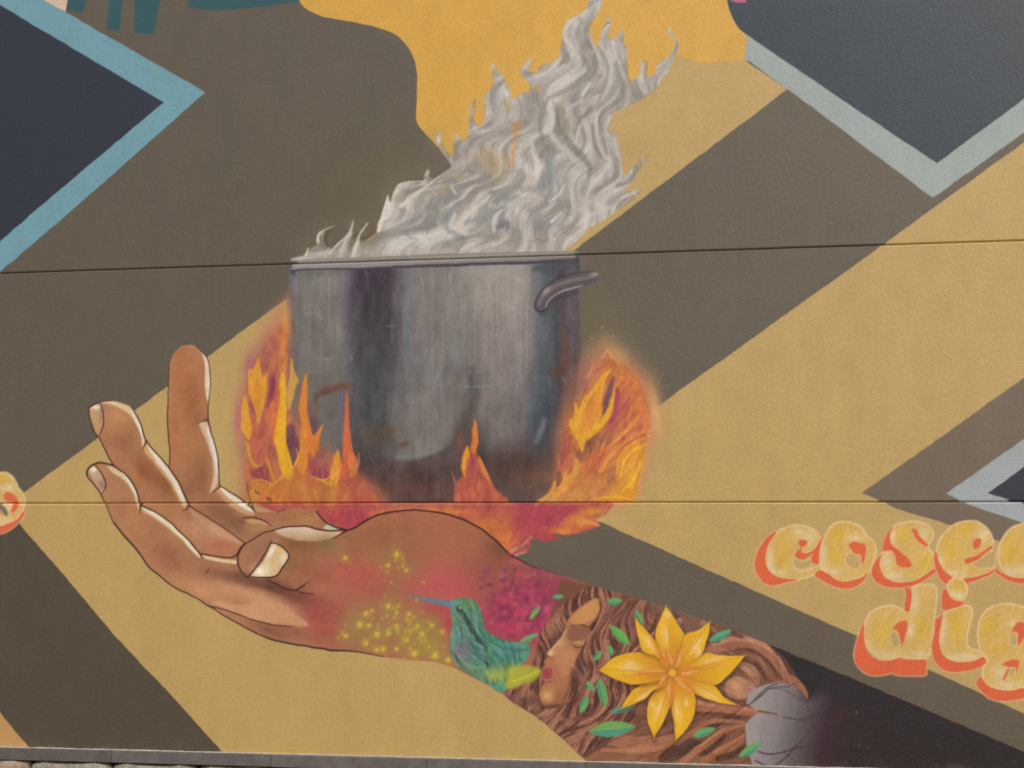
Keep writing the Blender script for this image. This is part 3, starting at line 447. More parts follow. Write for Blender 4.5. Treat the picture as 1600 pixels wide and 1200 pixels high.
fill('924,620 935,612 938,632 930,660 914,676 906,668 914,640', (214, 132, 70), .55, 6, True)
for s_, c in (('448,668 458,664 466,690 465,710 461,721 457,728 453,712 448,690', (108, 70, 80)), ('424,597 429,590 428,618 423,630 418,640 419,618', (134, 64, 82)), ('483,654 492,652 495,668 490,680 486,671', (106, 80, 88)), ('960,588 953,600 945,625 942,648 948,640 956,615', (116, 82, 88)), ('963,608 969,622 966,642 958,658 954,656 959,640', (160, 76, 94))): fill(s_, c, .7, 2, True)
for pts, w, c in (('999,650 984,668 962,688 947,700', (1, 3, 3.4, 1), (228, 152, 74)), ('1026,668 1000,680 972,697 950,718 942,736', (1, 3, 4.4, 4, 1.4), (226, 150, 76)), ('1012,694 990,704 975,722 968,748', (1, 4, 4, 1), (232, 176, 62)), ('1004,640 990,660 970,678', (1, 3, 1), (222, 140, 74)), ('1010,676 985,690 962,706', (1, 2.6, 1), (178, 84, 88)), ('1000,722 990,748 972,768', (2, 5, 2), (234, 178, 48)), ('985,780 955,776 930,780', (3, 4, 1), (232, 170, 52)), ('940,560 950,548 958,560 972,570', (2, 4, 4, 1), (210, 140, 72)), ('946,690 936,712 928,735', (1, 4, 1), (206, 104, 70)), ('906,735 920,720 936,710', (1, 5, 2), (206, 110, 72)), ('886,690 884,715 878,738', (2, 4, 1), (186, 92, 84)), ('393,752 408,750 425,757', (1, 3, 2), (214, 146, 62)), ('430,690 436,712 440,735', (1, 3, 1), (226, 160, 56)), ('462,700 466,715 460,727', (1, 2, 1), (224, 170, 70)), ('487,744 505,751 516,744', (1, 3, 2), (222, 170, 66))): stroke(pts, w, c, .85, 1.5)
r6 = random.Random(77)
for x0, x1, y0, y1, lean in ((378, 560, 560, 780, .05), (880, 1020, 560, 780, .5), (712, 770, 690, 780, .1)):
    for k in range(int((x1 - x0) * .35)):
        x, y = r6.uniform(x0, x1), r6.uniform(y0, y1)
        if fm[int(y) - CY0, int(x) - CX0] < .5: continue
        L = r6.uniform(10, 34); le = lean * r6.uniform(.2, 1.2)
        stroke([(x, y), (x + le * L * .5 + r6.uniform(-2, 2), y - L * .5), (x + le * L, y - L)], [.6, r6.uniform(1.4, 3.4), .5], r6.choice(((228, 176, 70), (214, 130, 66), (176, 84, 84), (206, 112, 70), (150, 84, 88), (222, 156, 64))), r6.uniform(.18, .5), 2, clip=fm)
mottle(fm, 4, 6, 7, 41, (1, .9, .6)); mottle(fm, 12, 16, 6, 42, (1, .8, .6))

# --- hand and forearm
i_arm = part('painted_hand', 'brown open hand and forearm holding up the fire, filled with nature pictures')
ARM = [tuple(q) for q in spl('398,800 385,786 365,772 344,759 342,740 340,712 332,682 325,656 326,627 329,600 327,572 322,557 307,542 297,539 282,542 270,555 265,575 263,600 262,637 262,670 265,700 265,730', False)] + \
      [tuple(q) for q in spl('265,730 247,710 230,691 222,670 215,652 205,637 190,629 175,626 160,627 150,631 139,637 140,650 147,675 155,685 165,705 175,726', False)] + \
      [tuple(q) for q in spl('175,726 155,723 140,730 136,740 147,757 157,772 167,792 177,817 197,840 215,860 232,885 250,900 270,916 300,931 327,947 355,965 400,989 425,999 457,1006 487,1011 520,1016 550,1017 600,1026 625,1030 675,1034 700,1040 725,1052 755,1067 780,1082 800,1097 840,1122 885,1160 912,1185 940,1215', False)] + \
      [(960, 1280), (1800, 1280), (1800, 1258), (1600, 1174), (1462, 1115), (1345, 1065), (1200, 1006), (1147, 985), (1050, 952), (940, 919), (880, 900), (820, 882)] + \
      [tuple(q) for q in spl('797,867 777,847 757,830 735,817 705,805 680,800 650,797 615,799 590,805 575,812 555,824 540,828 522,823 509,816 498,804 491,797 470,795 443,797 420,800', False)]
am = mask(ARM, 1.3)
SK = (166, 110, 76)
fill(ARM, lin(300, 0, (176, 120, 84), 620, 0, (166, 106, 80)), f=1.3, pid=i_arm)
def ab(x, y, rx, ry, c, a=.8, ro=0):
    if x < 520: c = tuple(float(np.clip(m_ + (v - m_) * 1.28, 30, 245)) for v, m_ in zip(c, (170, 114, 80)))
    blob(x, y, rx, ry, c, a, ro, clip=am)
def af(s, c, a=1, f=2, smooth=True, pid=None): fill(s, c, a, f, smooth, am, pid)
def al_(s, w, c=LINE, a=.95, f=1.3): stroke(s, w, c, a, f, clip=am)
# finger masses
ab(285, 580, 16, 40, (178, 112, 76)); ab(300, 630, 16, 40, (164, 100, 66)); ab(272, 680, 8, 60, (178, 106, 74)); ab(312, 655, 16, 12, (146, 98, 68)); ab(300, 700, 20, 40, (172, 112, 74)); ab(316, 740, 12, 26, (148, 98, 64)); ab(300, 760, 20, 20, (150, 98, 70))
ab(185, 650, 20, 18, (194, 136, 92), .8); ab(190, 690, 24, 20, (152, 100, 68), .9); ab(178, 668, 20, 12, (178, 118, 80), .7); ab(220, 735, 28, 24, (150, 92, 60), .9, 45); ab(255, 760, 18, 30, (146, 90, 58), .9, -40); ab(205, 735, 8, 30, (182, 122, 82), .8, -35); ab(235, 775, 20, 20, (172, 114, 78), .7)
ab(183, 765, 18, 20, (172, 118, 82), .8); ab(195, 800, 22, 22, (174, 116, 80), .8); ab(240, 845, 40, 22, (168, 108, 76), .8, 45); ab(265, 870, 30, 16, (158, 100, 72), .8, 40); ab(275, 815, 30, 14, (176, 116, 80), .7, 40); ab(215, 830, 26, 14, (184, 124, 86), .6, 45)
ab(315, 830, 34, 16, (186, 132, 98), .8, 35); ab(345, 855, 26, 12, (176, 104, 76), .8, 20); ab(345, 800, 30, 20, (140, 92, 64), .9, 35); ab(375, 822, 24, 12, (136, 90, 66), .9, 20); ab(365, 782, 18, 8, (204, 150, 106), .8, 35); ab(300, 800, 18, 10, (160, 104, 72), .7)
ab(330, 890, 60, 20, (166, 110, 78), .8, 20); ab(380, 925, 60, 14, (192, 134, 96), .9, 14); ab(440, 952, 44, 14, (204, 148, 112), .9, 22); ab(320, 925, 40, 10, (190, 132, 94), .8, 24)
ab(430, 918, 60, 9, (104, 66, 52), .95, 16); ab(395, 905, 40, 8, (118, 76, 58), .9, 8); ab(470, 935, 50, 14, (132, 76, 60), .9, 24); ab(500, 960, 34, 24, (158, 86, 72), .9); ab(350, 900, 40, 8, (142, 94, 68), .6, 12)
ab(405, 860, 18, 22, (162, 112, 86), .8, 30); ab(400, 882, 10, 16, (168, 112, 78), .8, 30); ab(460, 885, 34, 26, (152, 100, 68), .9); ab(470, 850, 50, 14, (144, 94, 62), .9); ab(470, 905, 30, 14, (160, 104, 76), .8); ab(395, 825, 20, 8, (182, 130, 88), .7); ab(415, 808, 24, 8, (170, 106, 78), .8); ab(460, 808, 26, 10, (160, 106, 70), .8); ab(480, 812, 20, 8, (176, 124, 76), .7); ab(520, 822, 8, 6, (190, 160, 110), .8, 30)
ab(600, 850, 70, 34, (148, 98, 66), .9); ab(560, 900, 50, 30, (170, 92, 74), .9); ab(500, 905, 30, 20, (164, 98, 72), .7); ab(680, 860, 60, 40, (166, 98, 76), .8); ab(640, 910, 50, 30, (168, 96, 74), .7); ab(700, 900, 60, 24, (176, 94, 84), .8); ab(720, 920, 50, 14, (182, 84, 84), .8); ab(780, 862, 20, 26, (112, 74, 58), .9, -45); ab(760, 880, 26, 20, (146, 88, 70), .8); ab(520, 990, 40, 16, (178, 86, 74), .9, 12); ab(470, 990, 60, 10, (156, 94, 70), .8, 12); ab(420, 985, 30, 8, (142, 92, 68), .8, 22); ab(590, 1015, 50, 8, (170, 96, 74), .8, 8); ab(540, 950, 20, 26, (172, 88, 76), .7); ab(640, 1025, 40, 6, (172, 110, 80), .7, 6)
ab(740, 960, 50, 18, (160, 72, 84), .5); ab(560, 895, 46, 26, (178, 90, 82), .6); ab(505, 965, 30, 22, (172, 84, 76), .4); ab(690, 915, 60, 22, (188, 88, 94), .7); ab(590, 925, 26, 16, (176, 92, 80), .5); ab(640, 850, 70, 22, (156, 108, 78), .6)
CR = (226, 200, 172); CR2 = (206, 160, 116)
# highlights
for s, c, f in (('306,543 316,553 320,573 320,600 322,620 326,627 329,600 327,572 321,556', CR, 2.0), ('311,661 322,660 331,682 340,715 342,740 340,757 328,770 332,755 334,730 327,702 317,676', (212, 178, 148), 5), ('322,662 331,684 340,716 341,742 338,735 333,712 326,686', (224, 206, 190), 2.5),
    ('158,630 175,627 190,630 205,638 214,653 221,671 226,688 222,698 220,680 214,664 203,648 188,638 174,632', (222, 190, 150), 3), ('205,640 214,654 222,674 225,688 221,680 212,662', (224, 208, 198), 2), ('229,693 247,712 263,731 277,752 287,772 292,787 288,794 280,782 266,757 252,738 238,720 226,706', (204, 156, 106), 4), ('230,694 248,714 264,733 277,754 287,775 290,789 284,782 272,760 258,738 243,719', (228, 208, 190), 2),
    ('168,728 185,735 200,746 210,761 216,777 217,796 213,788 209,772 200,757 188,747 175,738', (216, 184, 150), 3), ('190,738 201,748 210,763 215,778 210,770 202,756', (228, 212, 192), 2), ('222,789 240,800 260,813 280,831 297,848 311,866 313,872 305,866 290,850 272,834 252,818 234,806 223,800', (206, 158, 116), 4), ('222,789 240,800 260,813 280,831 297,848 311,866 312,871 300,860 284,843 266,826 246,811 228,800', (230, 206, 178), 2),
    ('317,867 340,872 368,876 367,881 345,878 322,873', (222, 186, 146), 1.6), ('344,761 365,774 384,788 397,801 392,806 376,800 358,788 342,772 338,766', (202, 152, 108), 5), ('345,761 365,774 384,788 396,800 385,797 364,783 348,770', (228, 208, 188), 2.5), ('429,829 447,824 464,823 482,825 500,829 533,831 519,840 500,845 482,846 464,844 444,838', lin(0, 823, (222, 194, 170), 0, 846, (186, 144, 104)), 3), ('296,795 325,812 350,827 378,846 366,848 340,838 312,818', (194, 142, 108), 8),
    ('405,938 440,948 465,962 482,975 472,979 440,976 400,970 360,955 330,940 380,945', (204, 146, 108), 7), ('386,812 400,811 412,815 421,822 405,818 390,818', (198, 150, 104), 3), ('512,820 522,824 534,828 520,829 506,826', (196, 190, 160), 2)):
    af(s, c, .95, f)
# creases, nails and outlines
nails = (('139,639 150,633 156,634 161,645 162,660 159,672 155,680 149,672 142,657', (196, 148, 108), (150, 636, 7, 4)), ('139,737 144,731 150,729 160,742 165,755 164,765 159,771 150,757', (188, 148, 116), (146, 734, 5, 4)), ('424,849 432,850 444,858 451,868 447,879 440,889 432,898 417,901 393,900 404,888 414,873 420,859', (216, 174, 130), (408, 892, 12, 8)))
for s, c, h in nails:
    i_n = part('fingernail', None, i_arm); af(s, c, 1, 1.6, True, i_n); ab(h[0], h[1], h[2], h[3], (232, 210, 184), .9)
ab(158, 650, 4, 12, (160, 118, 94), .8); ab(160, 758, 5, 8, (150, 108, 92), .8); ab(424, 862, 4, 14, (228, 200, 178), .9, 25); ab(443, 872, 6, 8, (220, 192, 164), .8); ab(436, 860, 5, 4, (222, 166, 100), .8); ab(414, 888, 5, 8, (216, 190, 140), .8, 30)
for s, w in (('329,600 326,627 325,656', (1.4, 1.4, 2)), ('325,656 332,682 340,712 342,740 344,759', (2.2, 1.6, 2, 2)), ('307,542 322,557 327,572 329,600', (1, 1.6, 1.6, 1.4)), ('265,575 263,600 262,637 262,670 265,700 265,730', (1, 1.4, 1.6, 2, 2, 1.6)), ('344,760 365,772 385,786 398,800', (2, 2.2, 2.4, 1.6)), ('344,761 338,766 331,771', (2, 2, .8)), ('309,661 318,658 325,655', (.8, 1.6, 2.4)),
    ('139,637 150,631 160,627 175,626', (2.4, 2, 1.4, .6)), ('205,637 215,652 222,670 228,688 247,711 265,731 277,750 287,770 295,788', (1.4, 2, 2.2, 2.6, 2, 2, 2.4, 2.6, 2)), ('139,637 140,650 147,675 155,685 165,705 176,726', (2, 1.8, 2, 2, 2, 1.8)), ('228,688 226,696 222,701', (2.2, 1.8, .8)), ('295,788 292,795 286,797', (2.2, 2, .8)), ('157,630 161,645 162,660 159,672 155,680', (1.2, 2, 2, 2, 1.6)),
    ('176,727 165,724 155,723 143,728 136,737 138,747 147,757 157,772 167,792 177,817', (2.4, 3, 3.2, 3, 3, 2.6, 2.4, 2.2, 1.6, 1.6)), ('176,727 190,737 201,747 211,761 217,777 221,789 240,799 260,812 280,830 297,847 312,865 315,872', (2.6, 2.4, 2.4, 2.4, 2.4, 3, 2.2, 2.2, 2.2, 2.2, 2.4, 1.6)), ('220,788 219,796 218,803', (2.2, 1.8, .8)), ('150,728 160,742 165,755 164,764 159,771', (2, 2.4, 2, 1.6, 1.4)),
    ('177,817 197,840 215,860 232,885 250,900 270,916 300,931 327,947 355,965 400,989 425,999 457,1006 487,1011 520,1016 550,1017 580,1022 600,1026', (2.6, 3.2, 3, 2.6, 2.4, 2.2, 2.2, 2.2, 2, 2.4, 3, 3, 3, 3.6, 3.4, 2.6, 1.2)), ('315,865 337,869 360,871 370,867 375,857 383,849', (2, 2, 2.4, 3, 3, 2)), ('295,790 325,809 350,825 383,848', (1.8, 1.6, 1.6, 1.6)), ('375,810 390,808 400,810 413,814 425,823', (.8, 2, 2, 2, 1)), ('380,818 372,812', (1, 1)),
    ('382,850 395,843 410,834 429,828 447,823 464,822 482,823 500,828 515,829 539,828', (2, 2, 2, 2, 2.2, 2.2, 2.2, 2.4, 2.4, 2)), ('372,868 372,881 378,894 388,902', (2.4, 2.4, 2.2, 2)), ('383,851 376,858 372,868', (2, 2.2, 2.4)), ('423,847 417,861 407,877 391,898 386,901', (2, 2.2, 2.4, 2.6, 1.6)), ('424,848 433,850 445,858 452,868 447,880 440,890 432,899 417,902 393,901', (2.2, 2.2, 2.4, 2.6, 2.4, 2.4, 2.4, 2.2, 1.6)), ('417,906 432,913 447,920 461,922 474,915 483,909', (1.2, 2.2, 2.4, 2.4, 2.2, .8)), ('461,922 473,926 491,929', (1.2, 2, 1)),
    ('434,803 437,799 446,796', (.8, 1.4, .8)), ('494,799 500,806 509,816 522,823 540,828', (2, 2.8, 3, 3, 3)), ('519,841 530,836 540,830 555,824 575,812 590,805 615,799 650,797 680,800 705,805 735,817 757,830 777,847 797,867', (1.6, 2, 3, 3, 3, 3, 2.6, 2.6, 2.6, 2.8, 3, 3, 3, 2)), ('327,947 355,954 400,970 425,976 457,980', (2, 1.6, 1.8, 1.8, .8)), ('327,889 320,899', (1.2, .6)), ('800,868 830,884 880,900', (4, 3, 1))):
    stroke(s, w, LINE, .95, 1.4)
tmk = (am * np.clip((560 - (np.arange(CW)[None, :] + CX0)) / 80, 0, 1))[..., None]; img = img * (1 - tmk) + img * np.array((.985, 1.03, 1.04), np.float32) * tmk
hmk = am * (np.arange(CH)[:, None] + CY0 < 1000) * (np.arange(CW)[None, :] + CX0 < 640); mottle(hmk.astype(np.float32), 5, 5, 4, 51); mottle(hmk.astype(np.float32), 18, 18, 4, 52, (1, .8, .7))

# --- what is painted inside the forearm
i_cl = part('painted_blossom', 'cloudy magenta blossom between the bird and the face')
fill('752,945 775,925 800,900 815,884 880,902 925,918 905,930 885,945 862,962 850,985 842,1010 826,1010 800,1003 768,993 757,978', (150, 72, 78), .5, 16, True, am, i_cl)
# golden pollen
for x, y, rx, ry in ((610, 985, 60, 40), (660, 1000, 40, 34), (560, 985, 30, 36), (615, 930, 16, 40), (600, 870, 36, 14), (525, 855, 20, 12), (640, 890, 16, 16), (575, 1000, 34, 18), (690, 1020, 24, 14)): ab(x, y, rx, ry, (152, 116, 76), .6)
ab(510, 852, 12, 12, (128, 112, 72), .6); ab(545, 975, 14, 30, (150, 122, 84), .6); ab(625, 975, 26, 20, (164, 112, 92), .6); ab(660, 985, 26, 26, (150, 128, 66), .7); ab(672, 1010, 26, 14, (156, 142, 64), .7)
r4 = random.Random(9)
dots = [(572, 959, 5), (562, 976, 6), (607, 947, 5), (581, 954, 3), (576, 977, 4), (620, 957, 3), (639, 960, 4), (589, 991, 5), (571, 1005, 5), (540, 994, 4), (620, 979, 4), (607, 990, 4), (634, 1000, 5), (652, 979, 4), (660, 991, 4), (675, 977, 4), (692, 987, 5), (599, 1014, 5), (589, 1015, 4), (620, 1014, 4), (647, 1021, 6), (680, 1024, 6), (700, 1031, 5), (757, 1050, 4), (620, 866, 5), (539, 872, 4), (606, 884, 4), (635, 891, 3)] + \
       [(r4.gauss(630, 42), r4.gauss(990, 24), r4.uniform(1.2, 2.6)) for _ in range(70)] + [(r4.gauss(617, 18), r4.uniform(850, 950), r4.uniform(1, 2)) for _ in range(18)]
for x, y, r in dots:
    ab(x, y, r * 1.9, r * 1.7, (168, 142, 66), .6); ab(x, y, r * .8, r * .8, (212, 184, 68), .9 if r >= 3 else .45)
# magenta cloud of blossom
for x, y, rx, ry, c, a in ((820, 940, 50, 50, (146, 64, 82), .95), (860, 915, 34, 20, (146, 70, 86), .9), (790, 960, 30, 40, (150, 60, 80), .9), (850, 965, 20, 34, (142, 58, 86), .9), (740, 950, 20, 10, (176, 70, 80), .6), (700, 975, 10, 20, (170, 66, 84), .7), (685, 950, 26, 10, (180, 70, 80), .7), (770, 900, 40, 20, (150, 86, 76), .8), (830, 895, 34, 10, (138, 80, 72), .8)): ab(x, y, rx, ry, c, a)
for k in range(260):
    x, y = r4.gauss(822, 30), r4.gauss(948, 32)
    ab(x, y, r4.uniform(2, 7), r4.uniform(2, 6), r4.choice(((196, 70, 102), (186, 84, 106), (116, 48, 74), (160, 60, 90), (200, 96, 116), (124, 60, 92))), r4.uniform(.35, .8))
ab(790, 980, 18, 10, (186, 62, 96), .8, 20); ab(812, 955, 12, 5, (190, 70, 92), .8); ab(798, 938, 10, 6, (182, 76, 92), .8); ab(825, 900, 8, 4, (178, 92, 100), .7)
# brown ground: hair and roots
fill('876,905 940,917 1050,950 1147,983 1200,1005 1230,1030 1200,1100 1190,1220 930,1220 880,1160 800,1098 850,1000', (118, 78, 64), 1, 8, False, am)
i_hair = part('painted_hair', 'tangled brown hair strands round the painted face')
HAIR = '930,917 1000,936 1050,950 1070,990 1040,1040 1000,1090 990,1150 960,1200 915,1200 885,1160 840,1122 800,1097 790,1080 830,1060 838,1020 850,980 880,945 905,925'
hrm = mask(HAIR, 5, True) * am
fill(HAIR, (122, 80, 64), 1, 5, True, am, i_hair)
for k in range(420):
    t = r4.random()
    if t < .55:
        x, y = r4.uniform(905, 1010), r4.uniform(925, 1060); dx, dy = -.25, 1
    elif t < .8:
        x, y = r4.uniform(840, 900), r4.uniform(950, 1060); dx, dy = -.35, 1
    else:
        x, y = r4.uniform(800, 960), r4.uniform(1080, 1170); dx, dy = -.7, .6
    L = r4.uniform(14, 46); am_ = r4.uniform(1, 4); ph = r4.uniform(0, 6)
    pts = [(x + dx * L * q / 5 + am_ * math.sin(ph + q * 1.3), y + dy * L * q / 5) for q in range(6)]
    stroke(pts, [.8, r4.uniform(1.8, 4.2), .6], r4.choice(((160, 106, 84), (174, 120, 96), (82, 54, 48), (90, 60, 50), (146, 90, 70), (72, 48, 46), (132, 78, 66))), r4.uniform(.55, .95), 1.4, clip=hrm)
for k in range(120):
    if k < 70: x, y, dx, dy = r4.uniform(900, 975), r4.uniform(945, 1100), -.22, 1
    elif k < 85: x, y, dx, dy = r4.uniform(845, 880), r4.uniform(945, 1040), -.3, 1
    else: x, y, dx, dy = r4.uniform(820, 960), r4.uniform(1090, 1165), -.75, .6
    L = r4.uniform(18, 44); aw = r4.uniform(1.2, 3.4); ph = r4.uniform(0, 6); p_ = [(x + dx * L * q / 7 + aw * math.sin(ph + q * 1.1), y + dy * L * q / 7) for q in range(8)]
    stroke([(p[0] + 1.6, p[1] + .8) for p in p_], [.6, 1.8, .5], (70, 46, 44), .8, 1.2, clip=hrm); stroke(p_, [.5, r4.uniform(1.1, 2), .5], r4.choice(((178, 124, 100), (166, 112, 90), (154, 98, 78), (186, 136, 112))), .85, 1.1, clip=hrm)
def hair_ang(x, y):
    low = np.clip((y - 1085) / 40, 0, 1); a = -1.75 + .5 * np.sin(y / 13.0 + x / 17.0) - .25 * np.clip((x - 960) / 60, -1, 1)
    return a * (1 - low) + (-2.45 + .35 * np.sin(x / 14.0 + y / 11.0)) * low
h1_ = lic(785, 1080, 905, 1215, hair_ang, 16, 3.4, 531); h2_ = lic(785, 1080, 905, 1215, hair_ang, 12, 2.0, 532)
wash(785, 905, ramp3(np.tanh(.75 * h1_ + .45 * h2_), (68, 45, 43), (124, 82, 66), (186, 132, 106)), hrm, .78)
for x, y, rx, ry, c, a in ((868, 1000, 8, 12, (84, 58, 62), .7), (905, 1040, 8, 18, (84, 58, 58), .7), (895, 1065, 6, 16, (86, 60, 56), .8), (965, 960, 18, 18, (120, 80, 76), .6), (990, 970, 14, 16, (122, 76, 80), .6), (875, 955, 20, 8, (132, 90, 66), .6), (830, 1095, 20, 8, (92, 66, 56), .7), (930, 940, 10, 8, (132, 94, 62), .6), (1020, 950, 14, 8, (112, 88, 68), .8), (1040, 970, 14, 20, (112, 84, 70), .7)): blob(x, y, rx, ry, c, a, clip=hrm)
i_root = part('painted_root', 'thick curling brown roots under and beside the yellow flower')
RT = '985,1140 1000,1100 1060,1060 1090,980 1110,965 1147,984 1200,1006 1228,1030 1246,1058 1262,1088 1256,1092 1240,1075 1215,1066 1190,1072 1172,1085 1166,1100 1216,1118 1170,1122 1164,1150 1170,1190 1190,1210 900,1210 915,1185 945,1165'
rtm = mask(RT, 2.5, True) * am
fill(RT, (122, 82, 64), 1, 2.5, True, am, i_root)
def rs(s, w, c, a=.9, f=3): stroke(s, w, c, a, f, clip=rtm)
rs('905,1178 960,1185 1040,1175 1090,1150', (30, 30, 24, 10), (138, 92, 68)); rs('930,1150 980,1160 1040,1158 1070,1148', (10, 22, 16, 6), (158, 108, 80)); rs('940,1172 1010,1172 1060,1160', (4, 8, 4), (172, 116, 82))
rs('1040,1185 1075,1165 1100,1170 1130,1150', (22, 26, 20, 8), (80, 56, 46)); rs('1100,1140 1120,1128 1155,1124', (16, 14, 8), (84, 60, 52)); rs('1020,1120 1050,1128 1062,1150', (14, 18, 10), (88, 62, 50)); rs('1045,1105 1050,1130', (14, 18), (124, 84, 70), .8); rs('1000,1130 1020,1118', (10, 8), (112, 76, 60))
rs('1058,1160 1084,1143 1112,1127 1160,1128', (9, 9, 8, 5), (160, 108, 80)); rs('1068,1188 1108,1160 1134,1140 1163,1133', (10, 11, 8, 4), (162, 108, 80)); rs('1074,1180 1110,1154 1136,1138', (3, 3, 2), (178, 126, 96)); rs('1100,1190 1134,1172 1164,1148', (14, 14, 8), (156, 100, 72)); rs('1115,1176 1150,1156', (5, 4), (172, 116, 84)); rs('1122,1186 1148,1178 1164,1166', (10, 12, 6), (84, 58, 48)); rs('1060,1192 1120,1192', (4, 4), (130, 90, 62))
rs('1085,1102 1130,1106 1175,1112 1214,1118', (18, 18, 12, 2), (164, 106, 78)); rs('1086,1098 1140,1104 1180,1110', (5, 6, 3), (184, 128, 100)); rs('1084,1116 1130,1116 1168,1122', (5, 6, 4), (96, 64, 50))
rs('1108,1018 1140,1004 1180,1008 1210,1030 1228,1056 1262,1090', (18, 22, 20, 16, 12, 3), (156, 106, 82)); rs('1115,1008 1145,998 1180,1002 1212,1022 1232,1052', (5, 8, 8, 6, 4), (182, 132, 106)); rs('1150,1014 1180,1018 1205,1040 1222,1064', (4, 5, 5, 3), (92, 64, 54)); rs('1160,1022 1186,1030 1206,1056 1214,1066', (5, 7, 7, 4), (146, 98, 76)); rs('1158,1030 1182,1040 1196,1062', (4, 6, 4), (88, 62, 54)); rs('1205,1012 1225,1034 1236,1060', (3, 3, 2), (86, 56, 48)); rs('1110,990 1140,990 1160,996', (14, 10, 4), (112, 82, 70)); rs('1060,960 1090,980 1120,1000', (12, 18, 10), (120, 84, 70)); rs('1075,962 1100,975 1118,985', (5, 7, 4), (156, 110, 90)); rs('1085,958 1110,968', (6, 5), (84, 58, 52)); rs('1160,1040 1172,1048 1180,1064', (12, 20, 14), (164, 120, 94)); rs('1164,1044 1176,1054', (6, 6), (188, 146, 112))
rs('1232,1060 1248,1066 1258,1086', (8, 8, 3), (160, 104, 82)); rs('1216,1066 1240,1072', (10, 8), (150, 102, 84))
ab(1153, 1077, 22, 22, (84, 60, 58), .7); fill('1133,1072 1142,1060 1158,1058 1174,1066 1180,1076 1170,1088 1156,1093 1142,1090 1134,1082', (164, 118, 92), 1, 3, True, am); ab(1150, 1072, 13, 12, (194, 148, 108), .9); ab(1172, 1076, 10, 8, (164, 118, 106), .6)
rt_l = lic(980, 1270, 945, 1215, lambda x, y: np.where(y > 1095, .35 + .5 * np.clip((x - 1040) / 120, -.6, .6), -.5 - .9 * np.clip((x - 1150) / 70, -1, 1)), 16, 2.2, 541)
img[945 - CY0:1215 - CY0, 980 - CX0:1270 - CX0] += (np.tanh(.7 * rt_l) * 12 * rtm[945 - CY0:1215 - CY0, 980 - CX0:1270 - CX0])[..., None]
mottle(np.maximum(rtm, hrm), 4, 4, 5, 61)
# grey moon and dark sleeve end
i_dark = part('painted_night', 'dark plum end of the forearm fading from the grey orb')
fill('1262,1092 1246,1058 1228,1030 1205,1010 1200,1006 1345,1065 1462,1115 1600,1174 1800,1258 1800,1280 1180,1280 1170,1200 1260,1200', (54, 29, 41), 1, 2, False, am, i_dark)
i_orb = part('painted_orb', 'pale grey orb crossed by thin bare vines')
orbc = lambda X, Y: np.stack([np.interp(np.broadcast_to(X, np.broadcast(X, Y).shape) + (Y - 1130) * .25, [1160, 1180, 1215, 1250, 1290, 1340, 1400], v) for v in ([152, 154, 132, 100, 66, 56, 54], [144, 145, 125, 91, 50, 34, 29], [140, 143, 127, 94, 55, 45, 41])], -1).astype(np.float32)
fill('1166,1098 1168,1086 1176,1077 1197,1069 1215,1065 1240,1072 1262,1092 1300,1050 1345,1075 1400,1110 1420,1215 1196,1215 1176,1196 1167,1165 1164,1130 1180,1116 1184,1112', orbc, 1, 2.5, False, am, i_orb)
om = (ids == i_orb).astype(np.float32)
fill('1262,1092 1246,1058 1228,1030 1240,1028 1300,1050 1380,1090 1330,1110 1290,1085', (50, 40, 46), .8, 26, True, am)
rs('1232,1060 1248,1066 1260,1088', (8, 8, 2), (160, 106, 84)); stroke('1228,1054 1246,1066 1258,1080 1262,1090', (7, 9, 6, 2), (156, 104, 86), .95, 2)
for s, w, c in (('1169,1102 1190,1086 1205,1075 1232,1073', (2, 2.6, 2, 1.4), (78, 66, 64)), ('1180,1092 1196,1076 1216,1067', (1.4, 2, 1.2), (72, 58, 56)), ('1184,1111 1200,1114 1216,1118', (4, 3, 1.4), (140, 98, 66)), ('1186,1110 1215,1116', (1.4, 1), (74, 54, 44)), ('1224,1121 1250,1125 1270,1131', (2, 1.8, 1), (82, 70, 70)), ('1185,1174 1200,1178 1225,1175 1245,1165 1270,1136', (2.4, 2.4, 2, 2, 1), (70, 54, 52)), ('1180,1188 1205,1198 1230,1182 1242,1170 1275,1164', (2, 3, 2, 2, 1), (68, 52, 52)), ('1275,1125 1310,1128 1340,1112 1365,1106', (1, 1.6, 1.4, 1), (74, 58, 58)), ('1300,1082 1330,1084', (1, 1.4), (66, 52, 54))): stroke(s, w, c, .9, 1.5, clip=am)
for k in range(160):
    x, y = r4.uniform(1168, 1330), r4.uniform(1075, 1195); L = r4.uniform(8, 26)
    stroke([(x, y), (x + 1, y + L)], [.6, 1.8, .6], r4.choice(((168, 158, 154), (96, 88, 88), (126, 116, 116), (80, 70, 70))), r4.uniform(.08, .25) * (1 if x < 1260 else .6), 1.6, clip=om, smooth=False)
for s_, w_ in (('1205,1075 1230,1080 1256,1098 1270,1120', (1.6, 1.8, 1.4, .8)), ('1232,1073 1256,1064 1290,1066', (1.6, 1.4, .8)), ('1250,1125 1285,1118 1320,1124 1350,1108', (1.8, 1.6, 1.4, .8)), ('1245,1165 1262,1180 1290,1186', (1.8, 1.4, .8)), ('1270,1135 1285,1150 1312,1150', (1.4, 1.4, .8)), ('1275,1164 1300,1158 1322,1166', (1.4, 1.2, .8)), ('1225,1175 1240,1188 1246,1204', (1.6, 1.2, .8))): stroke(s_, w_, (64, 48, 50), .5, 1.8, clip=am)
for x, y in ((1338, 1113), (1342, 1164), (1356, 1167), (1584, 1190)): stroke([(x, y - 2), (x + 1, y + 3)], 1.3, (150, 140, 138), .5, 1.4)
